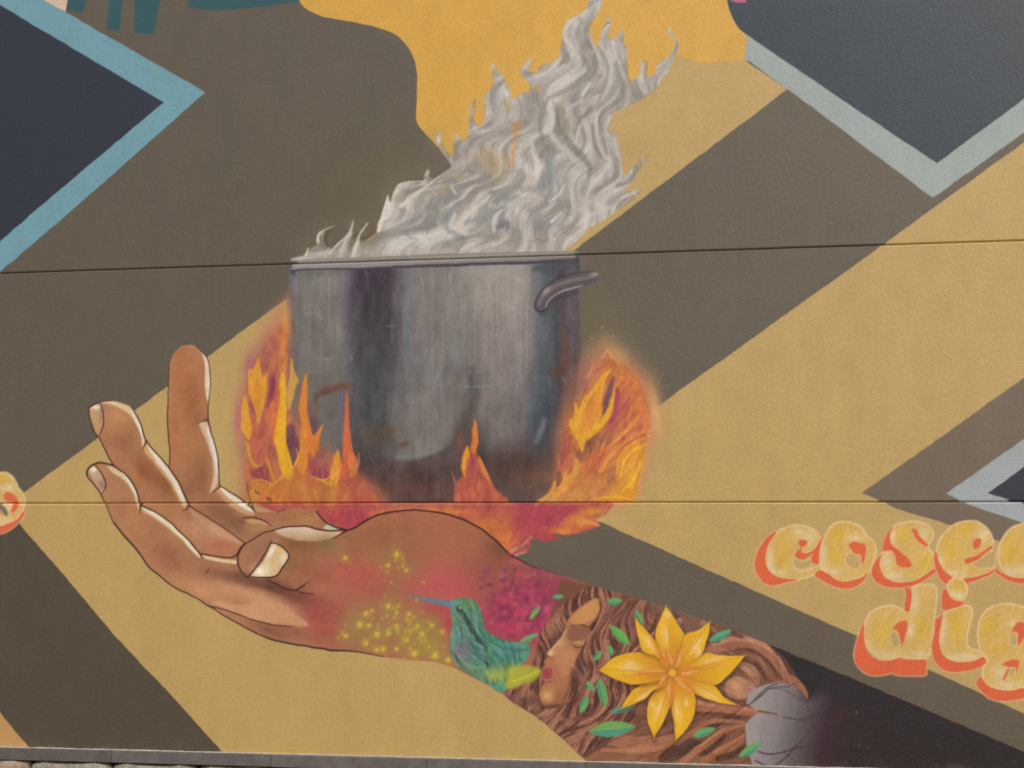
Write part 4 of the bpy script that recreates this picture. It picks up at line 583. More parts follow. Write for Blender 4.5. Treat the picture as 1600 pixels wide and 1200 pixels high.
# hummingbird
i_bird = part('painted_bird', 'teal green hummingbird with long thin blue beak')
fill('632,928 660,933 690,937 706,937 706,950 690,946 662,939', (96, 126, 142), .9, 2.5, False, am, i_bird)
BD = '704,944 712,936 726,935 740,938 750,950 755,967 757,981 766,991 782,998 802,1003 822,1005 828,1010 824,1030 800,1052 790,1080 778,1080 756,1066 730,1052 714,1040 704,1024 703,1000 706,975'
bm_ = mask(BD, 2.5, True) * am
fill(BD, (82, 134, 116), .97, 2.5, True, am, i_bird)
def bb(x, y, rx, ry, c, a=.8, ro=0): blob(x, y, rx, ry, c, a, ro, clip=bm_)
bb(725, 943, 16, 9, (96, 132, 92)); bb(735, 948, 10, 6, (128, 142, 78), .7); bb(707, 948, 6, 8, (88, 136, 148)); bb(712, 975, 8, 22, (112, 146, 112)); bb(722, 1000, 14, 22, (96, 136, 128)); bb(722, 1018, 16, 18, (126, 116, 128), .9); bb(712, 1030, 10, 12, (124, 124, 112)); bb(770, 1010, 20, 16, (76, 140, 112)); bb(790, 1020, 20, 14, (80, 132, 124)); bb(744, 965, 8, 14, (96, 126, 110)); bb(775, 1055, 18, 12, (162, 168, 66), .9); bb(800, 1050, 14, 10, (176, 178, 62), .9); bb(770, 1074, 14, 8, (84, 152, 120)); bb(735, 1045, 16, 6, (130, 134, 96), .7, 30)
for s, w, c in (('716,952 724,962 732,974 741,990 750,1002 759,1014 762,1044', (6, 9, 8, 7, 7, 6, 3), (66, 78, 70)), ('704,1018 716,1032 728,1044', (2, 4, 2), (86, 84, 66)), ('752,956 757,978 768,992 800,1004', (2, 3, 3, 2), (68, 92, 78)), ('752,1010 756,1030', (6, 4), (98, 130, 142))): stroke(s, w, c, .85, 3, clip=bm_)
for k in range(320):
    x, y = r4.uniform(704, 826), r4.uniform(938, 1075)
    stroke([(x, y), (x + r4.uniform(1, 4), y + r4.uniform(2, 5))], [1, 2, .6], r4.choice(((132, 162, 128), (62, 104, 94), (108, 156, 132), (146, 156, 104), (58, 84, 78))), r4.uniform(.4, .8), 1.2, clip=bm_, smooth=False)
bl_ = lic(695, 835, 930, 1090, lambda x, y: np.full_like(x, -1.0) + .5 * np.sin(x / 16 + y / 21), 7, 2.6, 551)
img[930 - CY0:1090 - CY0, 695 - CX0:835 - CX0] += (np.tanh(bl_ * .7) * bm_[930 - CY0:1090 - CY0, 695 - CX0:835 - CX0])[..., None] * np.array((16, 20, 17), np.float32)
for k in range(9): stroke([(716 + k * 5, 968 + k * 7), (724 + k * 5, 974 + k * 7), (728 + k * 5, 984 + k * 7)], [1, 3, 1], (122, 166, 140) if k % 2 else (70, 104, 108), .6, 1.8, clip=bm_)
stroke('764,1000 784,1012 806,1016 824,1014', (2, 4, 4, 2), (58, 100, 100), .6, 3, clip=bm_); stroke('768,1016 784,1030 790,1050', (2, 4, 2), (60, 104, 98), .6, 3, clip=bm_)
blob(718, 951, 4.5, 4, (50, 60, 50), .9); blob(719, 950, 1.8, 1.8, (196, 204, 176), 1)
fill('800,1045 815,1040 838,1042 846,1050 836,1062 815,1070 800,1076 790,1072', (172, 172, 60), .9, 8, True, am); stroke('802,1064 825,1056 842,1048', (3, 5, 2), (196, 192, 70), .8, 4); ab(797, 1090, 8, 5, (122, 66, 92), .7)
# face
i_face = part('painted_face', 'woman face in profile with closed eye, copper skin and red lips')
FC = '932,934 937,945 937,955 930,968 920,980 926,990 916,1000 910,1012 902,1026 897,1040 893,1056 891,1080 884,1098 870,1106 858,1106 847,1100 842,1086 845,1074 850,1066 846,1058 849,1052 846,1046 852,1040 850,1032 857,1026 854,1020 864,1010 876,996 883,980 888,967 905,950'
fcm = mask(FC, 2, True) * am
fill(FC, (166, 112, 80), 1, 2, True, am, i_face)
def fb_(x, y, rx, ry, c, a=.85, ro=0): blob(x, y, rx, ry, c, a, ro, clip=fcm)
fb_(915, 955, 18, 14, (190, 136, 84), 1, -30); fb_(900, 965, 14, 8, (186, 134, 90), .9, -30); fb_(905, 988, 18, 8, (142, 96, 78), .9); fb_(900, 998, 12, 6, (148, 102, 86), .8); fb_(905, 1004, 8, 4, (182, 134, 88), .9); fb_(876, 1006, 10, 8, (200, 154, 106), .9, -45); fb_(862, 1020, 8, 5, (206, 164, 114), .9, -40); fb_(885, 1024, 14, 12, (186, 130, 94), .9); fb_(872, 1045, 12, 14, (170, 108, 82), .8); fb_(880, 1062, 12, 14, (172, 116, 82), .8); fb_(857, 1086, 10, 10, (194, 142, 86), .95); fb_(875, 1090, 14, 10, (146, 98, 70), .8); fb_(866, 1104, 20, 5, (92, 58, 56), .9); fb_(862, 1032, 8, 4, (182, 124, 74), .7)
for s, w, c in (('893,978 905,976 918,980 925,985', (2, 3, 2.4, 1), (92, 60, 48)), ('896,1008 904,1012 912,1009', (2, 2.4, 1), (96, 66, 52)), ('857,1026 862,1029 868,1026', (1.6, 2, 1), (130, 80, 58)), ('932,934 938,946 937,956', (2, 3, 2), (90, 58, 46)), ('887,968 878,995 866,1009 854,1020', (1, 1.4, 1.4, 1), (118, 82, 70)), ('845,1075 842,1086 847,1101 860,1108', (1, 1.4, 2, 2), (98, 64, 56)), ('850,1066 862,1064', (1.4, 1), (120, 74, 58))): stroke(s, w, c, .9, 1.6, clip=am)
fill('932,936 936,946 935,956 926,968 908,976 896,976 893,968 906,952', (196, 142, 88), .8, 2.4, True, fcm); fill('893,979 910,979 924,985 914,998 896,1002 886,996', (136, 92, 74), .7, 4, True, fcm); stroke('884,984 876,998 866,1010 856,1020', (2, 4, 4, 3), (212, 168, 122), .8, 2.4, clip=fcm); blob(861, 1021, 5, 4, (220, 180, 136), .9, clip=fcm); stroke('897,1006 905,1003 912,1006', (1.5, 3, 1.5), (196, 146, 100), .9, 1.6, clip=fcm); fill('868,1022 890,1014 900,1022 894,1044 882,1056 872,1044', (192, 136, 98), .6, 8, True, fcm); stroke('893,1046 889,1075 880,1096', (4, 5, 3), (116, 76, 60), .7, 4, clip=fcm); blob(855, 1088, 7, 7, (208, 158, 104), .9, clip=fcm)
i_lip = part('lips', 'dark pink lips', i_face)
fill('846,1047 854,1044 863,1047 862,1053 863,1058 853,1060 847,1057 850,1052', (164, 72, 82), 1, 2, True, am, i_lip); stroke('848,1052 861,1052', 1.2, (112, 52, 58), .8)
# leaves
GA, GB = (104, 158, 92), (72, 140, 116)
def leaf(x1, y1, x2, y2, w, c=GA, c2=GB):
    i_l = part('painted_leaf', 'small green leaf painted on the forearm')
    dx, dy = x2 - x1, y2 - y1; L = math.hypot(dx, dy); nx, ny = -dy / L, dx / L; pts = []
    for t, k in ((0, 0), (.2, .7), (.45, 1), (.75, .75), (1, 0), (.75, -.75), (.45, -1), (.2, -.7)): pts.append((x1 + dx * t + nx * w * .5 * k, y1 + dy * t + ny * w * .5 * k))
    fill(pts, c, 1, 2, True, None, i_l)
    m = mask(pts, 2, True)
    fill([(x1, y1), (x1 + dx * .5 + nx * w, y1 + dy * .5 + ny * w), (x2, y2), (x1 + dx * .5 + nx * w * .05, y1 + dy * .5 + ny * w * .05)], c2, .85, 3, False, m)
    stroke([(x1 + dx * .1, y1 + dy * .1), (x2 - dx * .1, y2 - dy * .1)], 1.2, (140, 186, 112), .5, 1.5)
for a in ((864, 933, 881, 932, 8), (843, 947, 828, 968, 9, (116, 150, 88), (96, 150, 78)), (811, 1004, 841, 991, 9, (112, 152, 100), (88, 138, 92)), (949, 941, 972, 938, 12), (993, 953, 1004, 976, 10), (953, 977, 984, 1008, 14, (104, 170, 88), (92, 156, 80)), (950, 1008, 958, 1024, 9), (940, 1017, 927, 1032, 9), (917, 1064, 928, 1081, 9), (936, 1060, 947, 1103, 15), (919, 1087, 907, 1114, 12), (954, 1112, 990, 1104, 11, (84, 142, 108), (78, 130, 120)), (1108, 1002, 1142, 985, 13, (92, 160, 120), (66, 144, 118)), (1083, 1150, 1117, 1138, 13), (1155, 1182, 1188, 1161, 14), (920, 1143, 993, 1135, 24, (112, 158, 88), (72, 142, 122))): leaf(*a)
# flower
i_fl = part('painted_flower', 'large yellow star flower with pointed petals and orange centre')
def T7(s): return [(800 + x / 4, 900 + y / 4) for x, y in P(s)]
PET = ['960,190 1000,240 1040,310 1078,372 1060,440 1020,540 1000,600 950,540 905,440 895,390 905,320', '1240,285 1228,370 1200,450 1160,525 1080,570 1010,600 1040,500 1080,372 1160,340', '1455,498 1400,570 1340,630 1262,684 1140,665 1010,610 1100,560 1160,525 1215,478 1300,496', '1410,805 1300,792 1180,752 1100,700 1010,615 1140,662 1262,684 1320,752', '1025,1025 1010,900 996,820 1000,620 1060,680 1130,720 1146,800 1130,890 1080,970', '890,1010 852,920 845,830 868,750 930,690 995,620 996,740 980,820 950,900', '680,830 720,760 770,700 900,655 990,612 930,690 870,725 820,772', '545,590 620,520 700,487 800,478 900,498 990,600 900,655 760,677 640,642', '768,255 830,330 882,390 905,440 950,540 900,500 820,470 790,390']
for k, s in enumerate(PET):
    q0 = T7(s); pts = [tuple(q) for q in spl([q0[-1], q0[0], q0[0]] + q0[1:-1], True, 4)]; i_p = part('petal', None, i_fl); tip = q0[0]; c0 = (1050, 1051)
    stroke([(p[0] + 1, p[1] + 2.5) for p in pts], 5, (70, 50, 40), .4, 6, False, clip=am)
    ang = math.atan2(tip[1] - c0[1], tip[0] - c0[0]); ln = math.hypot(tip[0] - c0[0], tip[1] - c0[1]); dg = math.degrees(ang)
    fill(pts, lin(c0[0], c0[1], (196, 126, 44), c0[0] + (tip[0] - c0[0]) * .6, c0[1] + (tip[1] - c0[1]) * .6, (222, 170, 38)), 1, 1.4, False, None, i_p); m = mask(pts, 1.4)
    def ptc(t, n): return (c0[0] + (tip[0] - c0[0]) * t - math.sin(ang) * n, c0[1] + (tip[1] - c0[1]) * t + math.cos(ang) * n)
    o = 4 if k % 2 else -4
    blob(*ptc(.6, o), ln * .2, 6.5, (236, 200, 136), .95, dg, clip=m); blob(*ptc(.5, -o * 1.4), ln * .2, 4, (214, 150, 48), .7, dg, clip=m); blob(*ptc(.8, 0), ln * .15, 6, (228, 178, 30), .7, dg, clip=m)
    stroke([ptc(1, 0), ptc(.6, 1), ptc(.2, 0)], [1, 2, 3], (196, 132, 42), .6, 2.4, True, clip=m)
    for n_ in (-7, -3.5, 3.5, 7): stroke([ptc(.9, n_ * .2), ptc(.6, n_), ptc(.25, n_ * .5)], [.6, 1.4, 1], random.choice(((206, 146, 40), (234, 190, 90), (216, 158, 36))), .4, 1.8, True, clip=m)
    stroke(np.vstack([P(pts), P(pts)[:1]]), 3, (226, 172, 24), .5, 3, False, clip=m); stroke(np.vstack([P(pts), P(pts)[:1]]), 1.4, (150, 104, 36), .35, 1.6, False, clip=m)
for x, y, r in ((985, 1038, 11), (1092, 1018, 8), (1042, 960, 8), (1072, 1098, 7), (1020, 1102, 6)): blob(x, y, r, r * .6, (234, 200, 140), .8, 0 if x < 1000 else 80)
for tx, ty in ((905, 435), (1065, 425), (1205, 578), (1165, 745), (985, 832), (765, 610), (905, 705), (960, 450), (1085, 655)):
    x, y = 800 + tx / 4, 900 + ty / 4; mx_, my_ = (x * .45 + 1050 * .55), (y * .45 + 1051 * .55); L = math.hypot(x - 1050, y - 1051); nx_, ny_ = -(y - 1051) / L * 9, (x - 1050) / L * 9
    fill([(1050, 1051), (mx_ + nx_, my_ + ny_), (x, y), (mx_ - nx_, my_ - ny_)], (210, 134, 52), .92, 2.4); fill([(1050, 1051), (mx_ + nx_ * .8, my_ + ny_ * .8), (x, y), (mx_, my_)], (224, 162, 92), .8, 3); stroke([(1050, 1051), (x, y)], [1.6, 1.6, .6], (176, 100, 48), .7, 1.6, False)
i_fc = part('flower_centre', None, i_fl); blob(1050, 1051, 10, 10, (150, 106, 60), .7); fill([(1050.5 + 6 * math.cos(t / 12 * 6.283), 1051.5 + 6 * math.sin(t / 12 * 6.283)) for t in range(12)], (226, 166, 58), 1, 2, pid=i_fc)
# --- lettering
LB_, LR, LC, LY = (208, 172, 102), (220, 188, 138), (222, 206, 176), (212, 172, 66)
def letter(label, body, shadows, holes, counters, yb=(), cb=()):
    i_l = part('painted_letter', label)
    for s in shadows: stroke(np.vstack([P(s), P(s)[:1]]), 4.5, (214, 160, 112), .8, 2.5)
    fill(body, LB_, 1, 1.6, True, None, i_l); m = mask(body, 1.6, True)
    for x, y, rx, ry in yb: blob(x, y, rx * 1.2, ry * 1.15, LY, .7, clip=m)
    for x, y, rx, ry in cb: blob(x, y, rx * 1.35, ry * 1.3, LC, .6, clip=m)
    b = spl(body); stroke(np.vstack([b, b[:1]]), 3.4, LR, .85, 2.2, False)
    ys_, xs2 = np.where(m > .5); lx0, lx1, ly0, ly1 = int(xs2.min()) + CX0, int(xs2.max()) + CX0, int(ys_.min()) + CY0, int(ys_.max()) + CY0
    ll = lic(lx0, lx1, ly0, ly1, lambda x, y: np.full_like(x, 1.1) + .5 * np.sin(x / 23), 10, 2.4, 700 + lx0); img[ly0 - CY0:ly1 - CY0, lx0 - CX0:lx1 - CX0] += (np.tanh(ll * .6) * 6 * m[ly0 - CY0:ly1 - CY0, lx0 - CX0:lx1 - CX0])[..., None]
    for s in counters: fill(s, OCHRE, .95, 2, True, None, i_band); q = spl(s); stroke(np.vstack([q, q[:1]]), 2, LR, .6, 2, False)
    for s in list(shadows) + list(holes): fill(s, ORNG, 1, 1.6, True, None, part('letter_shadow', None, i_l))
    for s in holes: q = spl(s); stroke(np.vstack([q, q[:1]]), 1.6, (222, 160, 116), .35, 2, False)
Cc = ('1214,832 1230,824 1248,821 1263,824 1276,833 1281,842 1273,857 1263,864 1255,863 1246,868 1240,880 1243,890 1256,892 1270,888 1282,884 1285,889 1270,898 1248,905 1225,905 1210,899 1200,888 1196,874 1198,858 1205,844',
      ['1214,831 1203,836 1192,848 1184,862 1180,878 1182,895 1192,908 1206,915 1225,911 1246,906 1225,904 1210,899 1200,888 1196,874 1198,858 1205,844'],
      ['1248,845 1254,843 1261,845 1260,851 1254,855 1252,862 1263,864 1274,856 1281,845 1290,833 1293,836 1285,848 1281,862 1281,878 1274,882 1267,877 1270,866 1266,868 1256,874 1247,874 1242,868 1245,861 1251,856 1248,850'], ['1242,874 1256,877 1266,873 1268,884 1256,889 1244,887 1240,881'])
def sh(s, dx, dy): return [(x + dx, y + dy) for x, y in P(s)]
letter('yellow painted letter c with orange shadow, first of its word', *Cc, yb=((1222, 868, 8, 20),), cb=((1203, 880, 5, 18), (1212, 896, 12, 5), (1265, 840, 8, 10), (1248, 832, 6, 5)))
letter('yellow painted letter o with orange shadow between c and s', '1303,819 1312,816 1332,817 1347,825 1354,837 1364,846 1369,860 1364,880 1354,896 1335,905 1317,907 1300,903 1288,894 1282,882 1282,865 1286,845 1294,828', ['1284,892 1292,896 1304,904 1318,908 1335,906 1348,901 1356,894 1348,908 1333,918 1315,919 1296,913 1280,904 1274,899 1277,893'],
       ['1326,852 1332,847 1344,848 1352,850 1353,862 1350,877 1346,882 1344,868 1336,865 1330,858'], ['1322,870 1330,864 1343,869 1345,882 1337,889 1326,885 1321,877'], ((1306, 864, 8, 22), (1312, 832, 14, 8)), ((1287, 870, 4, 16), (1300, 894, 12, 6), (1336, 840, 10, 4)))
letter('yellow painted letter s with orange shadow', '1396,823 1409,817 1427,815 1447,819 1457,830 1457,842 1450,852 1456,863 1462,875 1460,888 1444,899 1424,908 1402,909 1384,903 1376,893 1375,878 1379,864 1394,862 1402,868 1412,868 1404,860 1395,851 1391,840', ['1378,866 1369,876 1362,890 1364,903 1375,913 1392,918 1410,918 1430,913 1448,904 1463,892 1460,888 1446,898 1428,907 1408,910 1390,906 1379,897 1375,884 1376,874'],
       ['1396,823 1389,830 1382,842 1380,860 1392,861 1398,868 1401,882 1412,887 1423,886 1424,880 1416,870 1404,860 1395,852 1391,842 1392,832', '1424,828 1428,826 1434,830 1439,840 1450,850 1448,854 1437,848 1431,842 1428,834'], [], ((1446, 878, 8, 12), (1412, 834, 10, 10)), ((1394, 838, 4, 10), (1386, 878, 6, 12), (1396, 900, 16, 5), (1444, 834, 6, 8)))
letter('yellow painted letter e with orange shadow', '1490,821 1507,815 1525,815 1540,824 1549,837 1551,852 1546,870 1552,880 1553,890 1540,896 1517,902 1495,903 1480,897 1471,885 1465,869 1466,849 1477,831', ['1461,864 1464,864 1467,878 1474,890 1484,899 1488,903 1484,909 1477,912 1468,902 1462,888 1460,876', '1506,904 1520,902 1540,896 1553,890 1554,893 1540,900 1525,907 1510,912 1506,911'],
       ['1521,846 1526,841 1533,842 1533,848 1529,856 1523,858 1520,852', '1508,873 1522,869 1535,862 1549,853 1551,856 1538,866 1526,875 1512,881 1508,879'], ['1524,878 1540,866 1551,860 1555,870 1552,886 1534,888 1520,884'], ((1484, 860, 10, 18), (1510, 828, 12, 8)), ((1470, 880, 4, 12), (1490, 896, 14, 5), (1536, 836, 8, 10)))
letter('yellow painted letter c with orange shadow beside the arrow point', sh(Cc[0], 363, -4), [sh(q, 0, 0) for q in ('1556,889 1563,894 1575,900 1592,903 1615,902 1640,900 1600,911 1580,909 1565,901 1555,893',)], [sh(Cc[2][0], 363, -4)], [sh(Cc[3][0], 363, -4)], ((1580, 862, 10, 18),), ((1575, 892, 12, 6), (1600, 892, 10, 5)))
letter('yellow painted letter d with orange shadow over the brown band', '1426,918 1436,914 1457,914 1463,922 1463,944 1459,972 1456,999 1454,1018 1447,1028 1430,1029 1407,1027 1386,1031 1369,1027 1357,1014 1351,997 1351,978 1358,960 1372,950 1393,946 1407,951 1416,957 1423,945 1425,930', ['1350,974 1345,985 1338,1005 1335,1022 1339,1038 1350,1050 1366,1055 1385,1053 1393,1051 1405,1055 1444,1055 1447,1045 1447,1032 1430,1031 1409,1030 1407,1027 1396,1031 1375,1032 1362,1026 1355,1016 1351,1000', '1414,919 1420,919 1424,924 1424,940 1420,955 1414,955 1413,945 1416,930'],
       ['1395,983 1401,974 1410,970 1417,971 1418,982 1415,994 1411,1006 1408,1007 1406,996 1402,986'], ['1393,988 1400,987 1405,996 1406,1008 1399,1013 1393,1005 1391,995'], ((1378, 990, 9, 14), (1440, 980, 8, 20)), ((1385, 1024, 14, 5), (1435, 1022, 10, 5), (1430, 940, 5, 16), (1422, 985, 4, 12), (1358, 1010, 4, 8)))
letter('yellow painted letter i with orange shadow and round dot', '1474,960 1490,952 1505,947 1516,947 1519,958 1515,978 1511,995 1512,1008 1520,1015 1535,1018 1537,1025 1521,1032 1498,1035 1483,1030 1472,1020 1469,1000 1470,978', ['1473,960 1469,964 1462,970 1460,990 1456,1010 1459,1028 1468,1042 1482,1049 1500,1050 1520,1046 1540,1038 1541,1033 1535,1026 1520,1033 1498,1035 1483,1030 1472,1020 1468,1003 1469,985'], [], [], ((1496, 980, 10, 20),), ((1474, 985, 4, 22), (1490, 1028, 14, 5), (1515, 1026, 12, 4)))
letter('yellow painted dot of the letter i', '1481,912 1494,904 1506,908 1511,922 1504,938 1491,938 1482,928', ['1475,921 1480,923 1484,932 1492,938 1504,940 1504,945 1490,950 1473,952 1472,940 1472,928'], [], [], ((1500, 916, 6, 8),), ((1490, 930, 8, 5), (1502, 932, 5, 5)))
letter('yellow painted letter g with orange shadow', '1530,972 1537,958 1551,948 1570,943 1589,946 1604,950 1622,950 1632,962 1634,1000 1630,1040 1616,1066 1598,1074 1579,1077 1558,1075 1542,1069 1535,1058 1537,1042 1543,1032 1533,1018 1528,999', ['1532,1058 1528,1062 1526,1070 1536,1083 1552,1093 1575,1095 1600,1090 1630,1078 1600,1075 1578,1079 1556,1077 1543,1070'],
       ['1581,986 1586,977 1592,972 1600,974 1606,985 1598,1000 1592,1008 1590,1000 1590,990', '1566,1038 1578,1032 1592,1031 1592,1040 1588,1050 1586,1042 1575,1042', '1574,1046 1577,1046 1570,1062 1567,1061'], ['1579,992 1587,991 1590,1004 1584,1010 1578,1004', '1578,1045 1585,1045 1584,1054 1576,1058'], ((1556, 1012, 12, 6), (1545, 980, 10, 14)), ((1562, 1052, 8, 10), (1575, 1070, 18, 5), (1584, 974, 8, 4)))
letter('yellow painted letter end with orange shadow at the ochre band tip', '-30,738 0,739 10,739 20,745 26,755 29,763 36,772 39,784 36,797 29,809 16,817 0,823 -30,826 -62,812 -74,782 -60,752', ['40,798 35,800 28,810 18,816 5,821 -10,824 -30,827 -30,838 -6,835 10,830 22,822 33,811'], ['5,777 8,770 14,769 22,773 28,780 30,788 26,796 22,801 17,799 20,790 18,785 10,783'], ['-6,784 2,784 8,792 13,801 8,806 -4,802'], ((0, 750, 8, 8),), ((12, 763, 10, 5), (6, 815, 14, 5), (12, 790, 8, 6)))
stroke('-2,790 6,796 10,803', (6, 8, 5), (112, 96, 84), .9, 2.5)
img = np.clip(img, 0, 255)
xi_ = np.arange(CW)[None, :] + CX0; yi_ = np.arange(CH)[:, None] + CY0
ids[(ids == i_arm) & (xi_ > 800)] = i_hair           # slivers of skin left between the pictures
def tidy(pids, sub):
    H, W = sub.shape
    for pid in pids:
        seen = sub != pid; comps = []
        for st in np.argwhere(~seen):
            if seen[st[0], st[1]]: continue
            stack = [(int(st[0]), int(st[1]))]; seen[st[0], st[1]] = True; cells = []; nb = {}
            while stack:
                y, x = stack.pop(); cells.append((y, x))
                for yy, xx in ((y + 1, x), (y - 1, x), (y, x + 1), (y, x - 1)):
                    if 0 <= yy < H and 0 <= xx < W:
                        if not seen[yy, xx]: seen[yy, xx] = True; stack.append((yy, xx))
                        elif sub[yy, xx] != pid: nb[sub[yy, xx]] = nb.get(sub[yy, xx], 0) + 1
            comps.append((len(cells), cells, nb))
        comps.sort(key=lambda c: -c[0])
        for n_, cells, nb in comps[1:]:
            if not nb: continue
            big = [k for k in (i_root, i_hair, i_arm, i_bird, i_orb, i_cl) if k in nb and k != pid]; t = max(big, key=nb.get) if big else max(nb, key=nb.get)
            for y, x in cells: sub[y, x] = t
tidy((i_arm, i_hair, i_root, i_cl, i_bird, i_dark, i_orb, i_face, i_hair, i_root), ids[840 - CY0:1270 - CY0, 500 - CX0:1700 - CX0])
N_FLAT = i_mg                       # ids up to here are flat fields given as bare paint colours

# ------------------------------------------------------------------ helpers: objects and materials
def node_mat(name):
    m = bpy.data.materials.new(name); m.use_nodes = True; t = m.node_tree; return m, t, t.nodes['Principled BSDF']
def N(t, kind, **kw):
    n = t.nodes.new(kind)
    for k, v in kw.items():
        if k in n.inputs: n.inputs[k].default_value = v
        else: setattr(n, k, v)
    return n
def noise(t, vec, scale, detail=4, rough=.6):
    n = N(t, 'ShaderNodeTexNoise'); n.inputs['Scale'].default_value = scale; n.inputs['Detail'].default_value = detail; n.inputs['Roughness'].default_value = rough
    t.links.new(vec, n.inputs['Vector']); return n.outputs['Fac']
def remap(t, v, a, b, lo, hi):
    n = N(t, 'ShaderNodeMapRange'); t.links.new(v, n.inputs[0])
    for i, q in zip((1, 2, 3, 4), (a, b, lo, hi)): n.inputs[i].default_value = q
    return n.outputs[0]
def math_(t, op, a, b):
    n = N(t, 'ShaderNodeMath', operation=op)
    for i, q in enumerate((a, b)):
        if isinstance(q, (int, float)): n.inputs[i].default_value = q
        else: t.links.new(q, n.inputs[i])
    return n.outputs[0]
def scalecol(t, c, f):
    n = N(t, 'ShaderNodeVectorMath', operation='SCALE'); t.links.new(c, n.inputs[0]); t.links.new(f, n.inputs['Scale']); return n.outputs[0]
def paint_material():
    m, t, b = node_mat('mural_paint')
    g = N(t, 'ShaderNodeNewGeometry').outputs['Position']
    at = N(t, 'ShaderNodeAttribute', attribute_name='paint')
    mp = N(t, 'ShaderNodeMapping'); t.links.new(g, mp.inputs[0]); mp.inputs['Scale'].default_value = (1, 1, .55)
    grain = noise(t, g, 240, 3, .75); mid = noise(t, g, 60, 4, .7); big = noise(t, mp.outputs[0], 3.2, 3, .5); brush = noise(t, mp.outputs[0], 11, 4, .6)
    f = math_(t, 'MULTIPLY', remap(t, grain, .3, .7, .85, 1.15), remap(t, mid, .3, .7, .94, 1.06))
    f = math_(t, 'MULTIPLY', f, remap(t, big, .3, .7, .965, 1.035)); f = math_(t, 'MULTIPLY', f, remap(t, brush, .3, .7, .945, 1.05))
    pits = remap(t, noise(t, g, 120, 2, .5), .66, .74, 1.0, .84); pits = math_(t, 'ADD', 1.0, math_(t, 'MULTIPLY', math_(t, 'SUBTRACT', pits, 1.0), remap(t, noise(t, g, 2.1, 3, .6), .38, .62, .1, 1.5))); f = math_(t, 'MULTIPLY', f, pits)
    peel = remap(t, noise(t, g, 95, 3, .6), .3, .7, .94, 1.06); f = math_(t, 'MULTIPLY', f, peel)
    mr = N(t, 'ShaderNodeMapping'); t.links.new(g, mr.inputs[0]); mr.inputs['Scale'].default_value = (14, 1, .55); f = math_(t, 'MULTIPLY', f, remap(t, noise(t, mr.outputs[0], 1.0, 4, .6), .3, .7, .99, 1.01))
    sx = N(t, 'ShaderNodeSeparateXYZ'); t.links.new(g, sx.inputs[0])
    hgt = math_(t, 'SUBTRACT', sx.outputs[2], math_(t, 'ADD', math_(t, 'MULTIPLY', sx.outputs[0], SLOPE), ZB0[1] - ZB0[0] * SLOPE))
    dust = math_(t, 'MULTIPLY', remap(t, hgt, .0, .05, .22, 0), remap(t, noise(t, g, 9, 5, .75), .48, .68, 0, 1))
    mxd = N(t, 'ShaderNodeMix', data_type='RGBA'); mxd.inputs[7].default_value = (.30, .25, .19, 1); t.links.new(scalecol(t, at.outputs['Color'], f), mxd.inputs[6]); t.links.new(dust, mxd.inputs[0])
    t.links.new(mxd.outputs[2], b.inputs['Base Color'])
    b.inputs['Roughness'].default_value = .43; b.inputs['Specular IOR Level'].default_value = .66
    bp = N(t, 'ShaderNodeBump'); bp.inputs['Strength'].default_value = .32; bp.inputs['Distance'].default_value = .004
    h = math_(t, 'ADD', math_(t, 'MULTIPLY', grain, .6), mid); t.links.new(h, bp.inputs['Height']); t.links.new(bp.outputs[0], b.inputs['Normal'])
    return m
def plain_material(name, c1, c2, scale, rough=.8, bump=.3, bdist=.01, metal=0.0, spec=.3):
    m, t, b = node_mat(name)
    g = N(t, 'ShaderNodeNewGeometry').outputs['Position']; oi = N(t, 'ShaderNodeObjectInfo').outputs['Random']
    n1 = noise(t, g, scale, 5, .65); n2 = noise(t, g, scale * 6, 4, .7)
    mx = N(t, 'ShaderNodeMix', data_type='RGBA'); mx.inputs[6].default_value = (*c1, 1); mx.inputs[7].default_value = (*c2, 1)
    t.links.new(remap(t, n1, .3, .7, 0, 1), mx.inputs[0])
    f = math_(t, 'MULTIPLY', remap(t, n2, .25, .75, .75, 1.2), remap(t, oi, 0, 1, .85, 1.12))
    t.links.new(scalecol(t, mx.outputs[2], f), b.inputs['Base Color'])
    b.inputs['Roughness'].default_value = rough; b.inputs['Metallic'].default_value = metal; b.inputs['Specular IOR Level'].default_value = spec
    bp = N(t, 'ShaderNodeBump'); bp.inputs['Strength'].default_value = bump; bp.inputs['Distance'].default_value = bdist
    t.links.new(math_(t, 'ADD', n1, math_(t, 'MULTIPLY', n2, .4)), bp.inputs['Height']); t.links.new(bp.outputs[0], b.inputs['Normal'])
    return m
PAINT = paint_material()
def mesh_obj(name, verts, faces, mat, parent=None, cols=None):
    me = bpy.data.meshes.new(name); verts = np.asarray(verts, np.float32); faces = np.asarray(faces, np.int32)
    me.vertices.add(len(verts)); me.vertices.foreach_set('co', verts.ravel())
    me.loops.add(faces.size); me.loops.foreach_set('vertex_index', faces.ravel())
    me.polygons.add(len(faces)); me.polygons.foreach_set('loop_start', np.arange(0, faces.size, faces.shape[1], dtype=np.int32))
    me.update(calc_edges=True)
    if cols is not None:
        ca = me.color_attributes.new('paint', 'FLOAT_COLOR', 'POINT')
        ca.data.foreach_set('color', np.concatenate([cols, np.ones((len(cols), 1), np.float32)], 1).astype(np.float32).ravel())
    me.materials.append(mat); o = bpy.data.objects.new(name, me); col.objects.link(o)
    if parent: o.parent = parent
    return o
def empty(name, label, cat):
    o = bpy.data.objects.new(name, None); col.objects.link(o); o.empty_display_size = .2
    o['label'] = label; o['category'] = cat; o['kind'] = 'thing'; return o

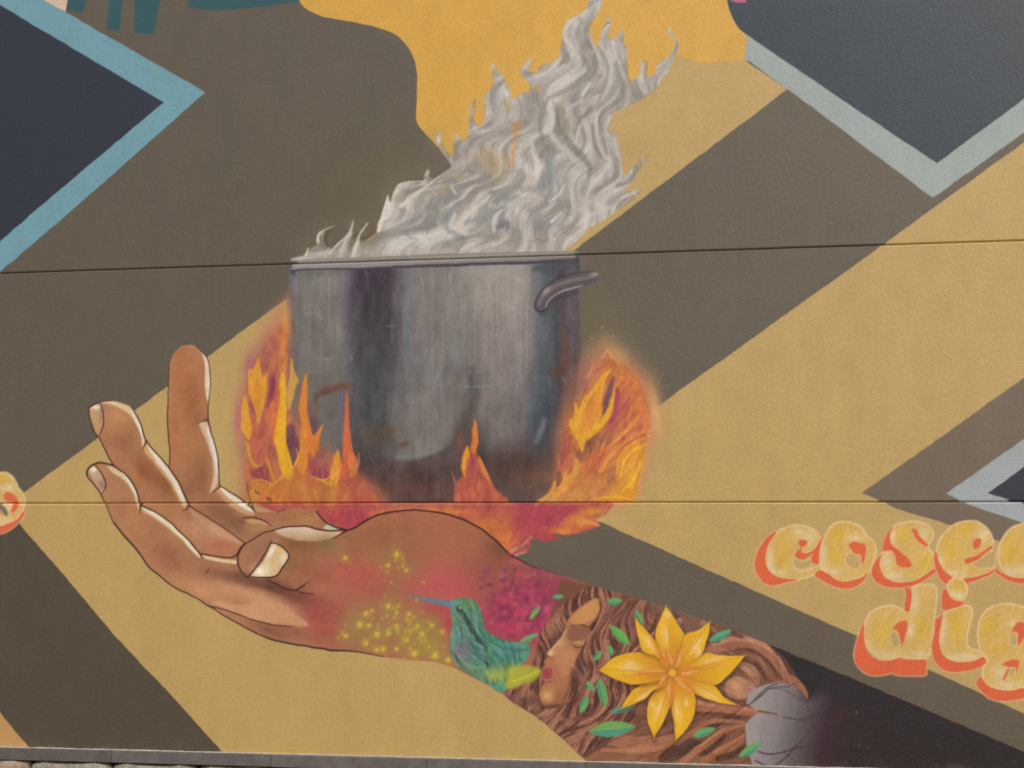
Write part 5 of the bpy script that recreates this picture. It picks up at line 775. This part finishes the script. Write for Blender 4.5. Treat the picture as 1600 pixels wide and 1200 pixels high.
# ------------------------------------------------------------------ wall
lin_img = np.where(img / 255 <= .04045, img / 255 / 12.92, ((img / 255 + .055) / 1.055) ** 2.4).astype(np.float32)
# colours of the pictures were read off the photograph, sheen of the satin paint included: take the sheen out again
gu, gv = grid(0, CW, 0, CH)
sheen = np.clip(.030 * gu / 1600 + .040 * (1 - gv / 1200), 0, .07) * (ids > N_FLAT)
lin_img = np.clip(lin_img - sheen[..., None], lin_img * .12, 1) * ALB
wob = [(vnoise(CW, CH, 13, 13, s) - .5) * 1.3 for s in (91, 92)]
def sample(u, v, wobble=True):
    a = np.clip(u - CX0, 0, CW - 2.01); b = np.clip(v - CY0, 0, CH - 2.01)
    if wobble:
        ia, ib = a.astype(int), b.astype(int); a = np.clip(a + wob[0][ib, ia], 0, CW - 2.01); b = np.clip(b + wob[1][ib, ia], 0, CH - 2.01)
    ia, ib = a.astype(int), b.astype(int); fa = (a - ia)[..., None]; fb2 = (b - ib)[..., None]
    return (lin_img[ib, ia] * (1 - fa) + lin_img[ib, ia + 1] * fa) * (1 - fb2) + (lin_img[ib + 1, ia] * (1 - fa) + lin_img[ib + 1, ia + 1] * fa) * fb2
def sample_id(u, v):
    a = np.clip(u - CX0 + .5, 0, CW - 1).astype(int); b = np.clip(v - CY0 + .5, 0, CH - 1).astype(int); return ids[b, a]
XL, XR = wall_at(-400, 700)[0], wall_at(2000, 700)[0]
ZTOP = wall_at(1600, -240)[1]; ZBASE = min(z_bot(XL), z_bot(XR)) - .02
GH = .0085                          # half width of a joint
CELL = .0029
BK = 16
nx = int(math.ceil((XR - XL) / CELL / BK)) * BK
gx = np.linspace(XL, XR, nx + 1)
rows = [(ZBASE, Z_LOW - GH), (Z_LOW + GH, Z_UP - GH), (Z_UP + GH, ZTOP)]
acc = {}
for rk, (z0, z1) in enumerate(rows):
    nz = int(math.ceil((z1 - z0) / CELL / BK)) * BK; gz = np.linspace(z0, z1, nz + 1)
    XX, ZZ = np.meshgrid(gx, gz); U, V = pix(XX, ZZ); C = sample(U, V).astype(np.float32)
    xm = (gx[1:] + gx[:-1]) / 2; zm = (gz[1:] + gz[:-1]) / 2
    XM, ZM = np.meshgrid(xm, zm); um, vm = pix(XM, ZM); ID = sample_id(um, vm).astype(np.int32)
    ID[ID == i_panel[0]] = i_panel[rk]
    if rk == 0: tidy((i_hair, i_root, i_cl), ID)
    S = C ** .4545; done = np.zeros((nz, nx), bool)
    for s in (16, 8, 4, 2, 1):
        bz, bx = nz // s, nx // s
        c00 = S[0:-1:s, 0:-1:s][:bz, :bx]; c01 = S[0:-1:s, s::s][:bz, :bx]; c10 = S[s::s, 0:-1:s][:bz, :bx]; c11 = S[s::s, s::s][:bz, :bx]
        idb = ID.reshape(bz, s, bx, s); i0 = idb[:, 0, :, 0]
        ok = ~done.reshape(bz, s, bx, s).any((1, 3))
        if s > 1:
            ok &= (idb.min((1, 3)) == idb.max((1, 3)))
            for jz in range(s + 1):
                for jx in range(s + 1):
                    if jz % max(1, s // 4) and jx % max(1, s // 4): continue
                    fz, fx = jz / s, jx / s
                    act = S[jz:jz + bz * s:s, jx:jx + bx * s:s][:bz, :bx]
                    pr = (c00 * (1 - fx) + c01 * fx) * (1 - fz) + (c10 * (1 - fx) + c11 * fx) * fz
                    ok &= (np.abs(act - pr).max(-1) < .008)
        kz, kx = np.where(ok)
        done.reshape(bz, s, bx, s)[kz, :, kx, :] = True
        a = kz * s * (nx + 1) + kx * s
        q = np.stack([a, a + s, a + s + s * (nx + 1), a + s * (nx + 1)], 1)
        idk = i0[kz, kx]
        for pid in np.unique(idk): acc.setdefault((pid, rk), []).append(q[idk == pid])
    acc[('grid', rk)] = (XX.ravel(), ZZ.ravel(), C.reshape(-1, 3))
wall = empty('mural_wall', 'long rendered wall covered by a mural of a hand holding a steaming pot', 'wall')
objs = {}
for pid in range(1, len(PARTS)):
    vs, fs, cs, off = [], [], [], 0
    for rk in range(3):
        if (pid, rk) not in acc: continue
        X_, Z_, C_ = acc[('grid', rk)]; q = np.concatenate(acc[(pid, rk)]); u, inv = np.unique(q.ravel(), return_inverse=True)
        vs.append(np.stack([X_[u], np.zeros(len(u)), Z_[u]], 1)); cs.append(C_[u]); fs.append(inv.reshape(-1, 4) + off); off += len(u)
    name, label, par = PARTS[pid]
    if name == 'wall_panel':        # the solid slab behind the paint
        z0, z1 = rows[i_panel.index(pid)]
        bx = np.array([(x, y, z) for x in (XL - .001, XR + .001) for y in (.004, .16) for z in (z0 - GH * .35, z1 + GH * .35)], np.float32)
        bf = np.array([(0, 4, 5, 1), (2, 3, 7, 6), (0, 1, 3, 2), (4, 6, 7, 5), (1, 5, 7, 3), (0, 2, 6, 4)]) + off
        bcol = np.tile(np.array([(103 / 255) ** 2.2, (91 / 255) ** 2.2, (79 / 255) ** 2.2], np.float32), (8, 1))
        bx[:, 1] += (bx[:, 1] < .1) * .012
        vs.append(bx); cs.append(bcol); fs.append(bf)
    if not vs: continue
    o = mesh_obj(name, np.concatenate(vs), np.concatenate(fs), PAINT, objs.get(par, wall) if par else wall, np.concatenate(cs))
    if label: o['label'] = label
    objs[pid] = o
# recessed joints between the panels, painted over with the mural
jx = np.linspace(XL, XR, 1200)
for zj in (Z_LOW, Z_UP):
    rngj = np.random.default_rng(int(zj * 1000)); wz = np.convolve(rngj.normal(0, 1, 1240), np.ones(41) / 41, 'valid') * .0018
    prof = [(GH, 0.0, 1), (.0050, .0006, 1), (.0005, .0042, 1), (-.0012, .0064, 1), (-.0034, .0062, 1), (-.0052, .0022, 1), (-GH, 0.0, 1)]
    vs, cs = [], []
    for dz, y, k in prof:
        zz = zj + dz + (wz if abs(dz) < GH else 0); U, V = pix(jx, np.full_like(jx, zj + np.sign(dz) * GH))
        vs.append(np.stack([jx, np.full_like(jx, y), np.full_like(jx, 1) * zz], 1)); cs.append(sample(U, V) * k)
    n = len(jx); fs = [(r * n + i, r * n + i + 1, (r + 1) * n + i + 1, (r + 1) * n + i) for r in range(len(prof) - 1) for i in range(n - 1)]
    fs = [(a, d, c, b) for a, b, c, d in fs]
    mesh_obj('panel_joint', np.concatenate(vs), fs, PAINT, wall, np.concatenate(cs).astype(np.float32))

# ------------------------------------------------------------------ grey flashing strip along the wall foot
FM = plain_material('flashing_metal', (.088, .076, .070), (.135, .116, .106), 14, .6, .2, .003, 0.0, .5)
fl = empty('metal_flashing', 'grey metal flashing strip between the painted wall and the stones', 'flashing')
seams = [wall_at(u, 1180)[0] for u in (-330, -70, 177, 425, 668, 915, 1165, 1415, 1665, 1915)]
seams = [XL] + seams[1:-1] + [XR]
for a, b in zip(seams[:-1], seams[1:]):
    a2, b2 = a + .0012, b - .0012; v = []; jit = random.uniform(-.0015, .0015)
    for x in (a2, b2):
        zt = z_bot(x) + jit
        for y, z in ((.03, zt + .004), (-.012, zt), (-.0155, zt - .004), (-.017, zt - .054), (-.012, zt - .058), (.03, zt - .054)): v.append((x, y, z))
    me = bpy.data.meshes.new('flashing_piece')
    me.from_pydata(v, [], [(i, (i + 1) % 6, (i + 1) % 6 + 6, i + 6) for i in range(6)] + [tuple(range(5, -1, -1)), tuple(range(6, 12))]); me.update()
    bm = bmesh.new(); bm.from_mesh(me); bmesh.ops.recalc_face_normals(bm, faces=bm.faces); bm.to_mesh(me); bm.free()
    me.materials.append(FM); o = bpy.data.objects.new('flashing_piece', me); col.objects.link(o); o.parent = fl
SB = plain_material('sealant', (.42, .38, .33), (.24, .21, .18), 40, .9, .5, .003)
bx_ = np.linspace(XL, XR, 900); rb = np.random.default_rng(5); hb = np.convolve(rb.random(908), np.ones(9) / 9, 'valid') * .010 + .0005; db = np.convolve(rb.random(908), np.ones(9) / 9, 'valid') * .008 + .006
vb = np.concatenate([np.stack([bx_, np.full(900, .004), z_bot(bx_) + hb], 1), np.stack([bx_, -db, z_bot(bx_) + .0028], 1), np.stack([bx_, -db * .9, z_bot(bx_) - .001], 1), np.stack([bx_, np.full(900, .006), z_bot(bx_) - .004], 1)])
o = mesh_obj('sealant_bead', vb, [(r * 900 + i, r * 900 + i + 1, (r + 1) * 900 + i + 1, (r + 1) * 900 + i) for r in range(3) for i in range(899)], SB, fl); o['label'] = 'pale crumbly sealant line along the top of the flashing'
# ------------------------------------------------------------------ stones below
STM = [plain_material('stone_' + n, c1, c2, 30, .92, 1.0, .016) for n, c1, c2 in (('buff', (.46, .39, .27), (.24, .19, .12)), ('grey', (.42, .39, .32), (.22, .19, .15)), ('rose', (.44, .33, .25), (.26, .18, .13)))]
MORT = plain_material('mortar', (.05, .045, .045), (.035, .03, .03), 30, .95, .4, .006)
sw = empty('stone_wall', 'low wall of rough pale stone blocks under the flashing', 'wall')
def stone(name, x0, x1, z0, z1, rnd, mat, sl):
    bm = bmesh.new(); bmesh.ops.create_cube(bm, size=1.0)
    bmesh.ops.subdivide_edges(bm, edges=bm.edges[:], cuts=2, use_grid_fill=True)
    w, h, dp = x1 - x0, z1 - z0, .12
    for v in bm.verts:
        x, y, z = v.co; r = (abs(x) > .4) + (abs(z) > .4) + (y < -.4)
        k = .88 if r >= 3 else .955 if r == 2 else 1.0
        x *= 1 - (1 - k) * .6; z *= 1 - (1 - k) * 1.6
        if y < -.4: y += (.12 if r >= 2 else 0) - rnd.uniform(0, .12)
        v.co = ((x + .5) * w + x0 + rnd.uniform(-.004, .004), y * dp + .05, (z + .5) * h + z0 + rnd.uniform(-.003, .003))
        v.co.z += (v.co.x - ZB0[0]) * sl
    bmesh.ops.subdivide_edges(bm, edges=bm.edges[:], cuts=1, use_grid_fill=True, smooth=.6)
    for v in bm.verts: v.co += Vector((rnd.uniform(-1, 1), rnd.uniform(-1, 1), rnd.uniform(-1, 1))) * .0022
    me = bpy.data.meshes.new(name); bm.to_mesh(me); bm.free(); me.materials.append(mat)
    for p in me.polygons: p.use_smooth = True
    o = bpy.data.objects.new(name, me); col.objects.link(o); o.parent = sw; return o
rs5 = random.Random(17); ztop = ZB0[1] - .0605; hrow = ztop / 3.0
for r in range(3):
    z1 = ztop - r * hrow; z0 = z1 - hrow + .012
    if r == 0:
        cuts = [wall_at(u, 1190)[0] for u in (-320, -190, -80, 46, 174, 308)]
        while cuts[-1] < XR: cuts.append(cuts[-1] + rs5.uniform(.30, .42))
    else:
        cuts = [XL + .05 * r]
        while cuts[-1] < XR: cuts.append(cuts[-1] + rs5.uniform(.26, .46))
    for a, b in zip(cuts[:-1], cuts[1:]):
        stone('stone', a + .007, min(b, XR) - .007, z0, z1 - rs5.uniform(.0, .004), rs5, rs5.choice(STM), SLOPE)
mo = [(x, y, z) for x in (XL, XR) for y in (.035, .2) for z in (-.05, z_bot(x) - .057)]
mesh_obj('mortar', mo, [(0, 4, 5, 1), (2, 3, 7, 6), (0, 1, 3, 2), (4, 6, 7, 5), (1, 5, 7, 3), (0, 2, 6, 4)], MORT, sw)

# ------------------------------------------------------------------ ground
GM = plain_material('pavement', (.06, .058, .055), (.04, .039, .038), 1.3, .9, .4, .01)
g = mesh_obj('pavement', [(-300, -300, 0), (300, -300, 0), (300, 300, 0), (-300, 300, 0)], [(0, 1, 2, 3)], GM)
g['kind'] = 'structure'
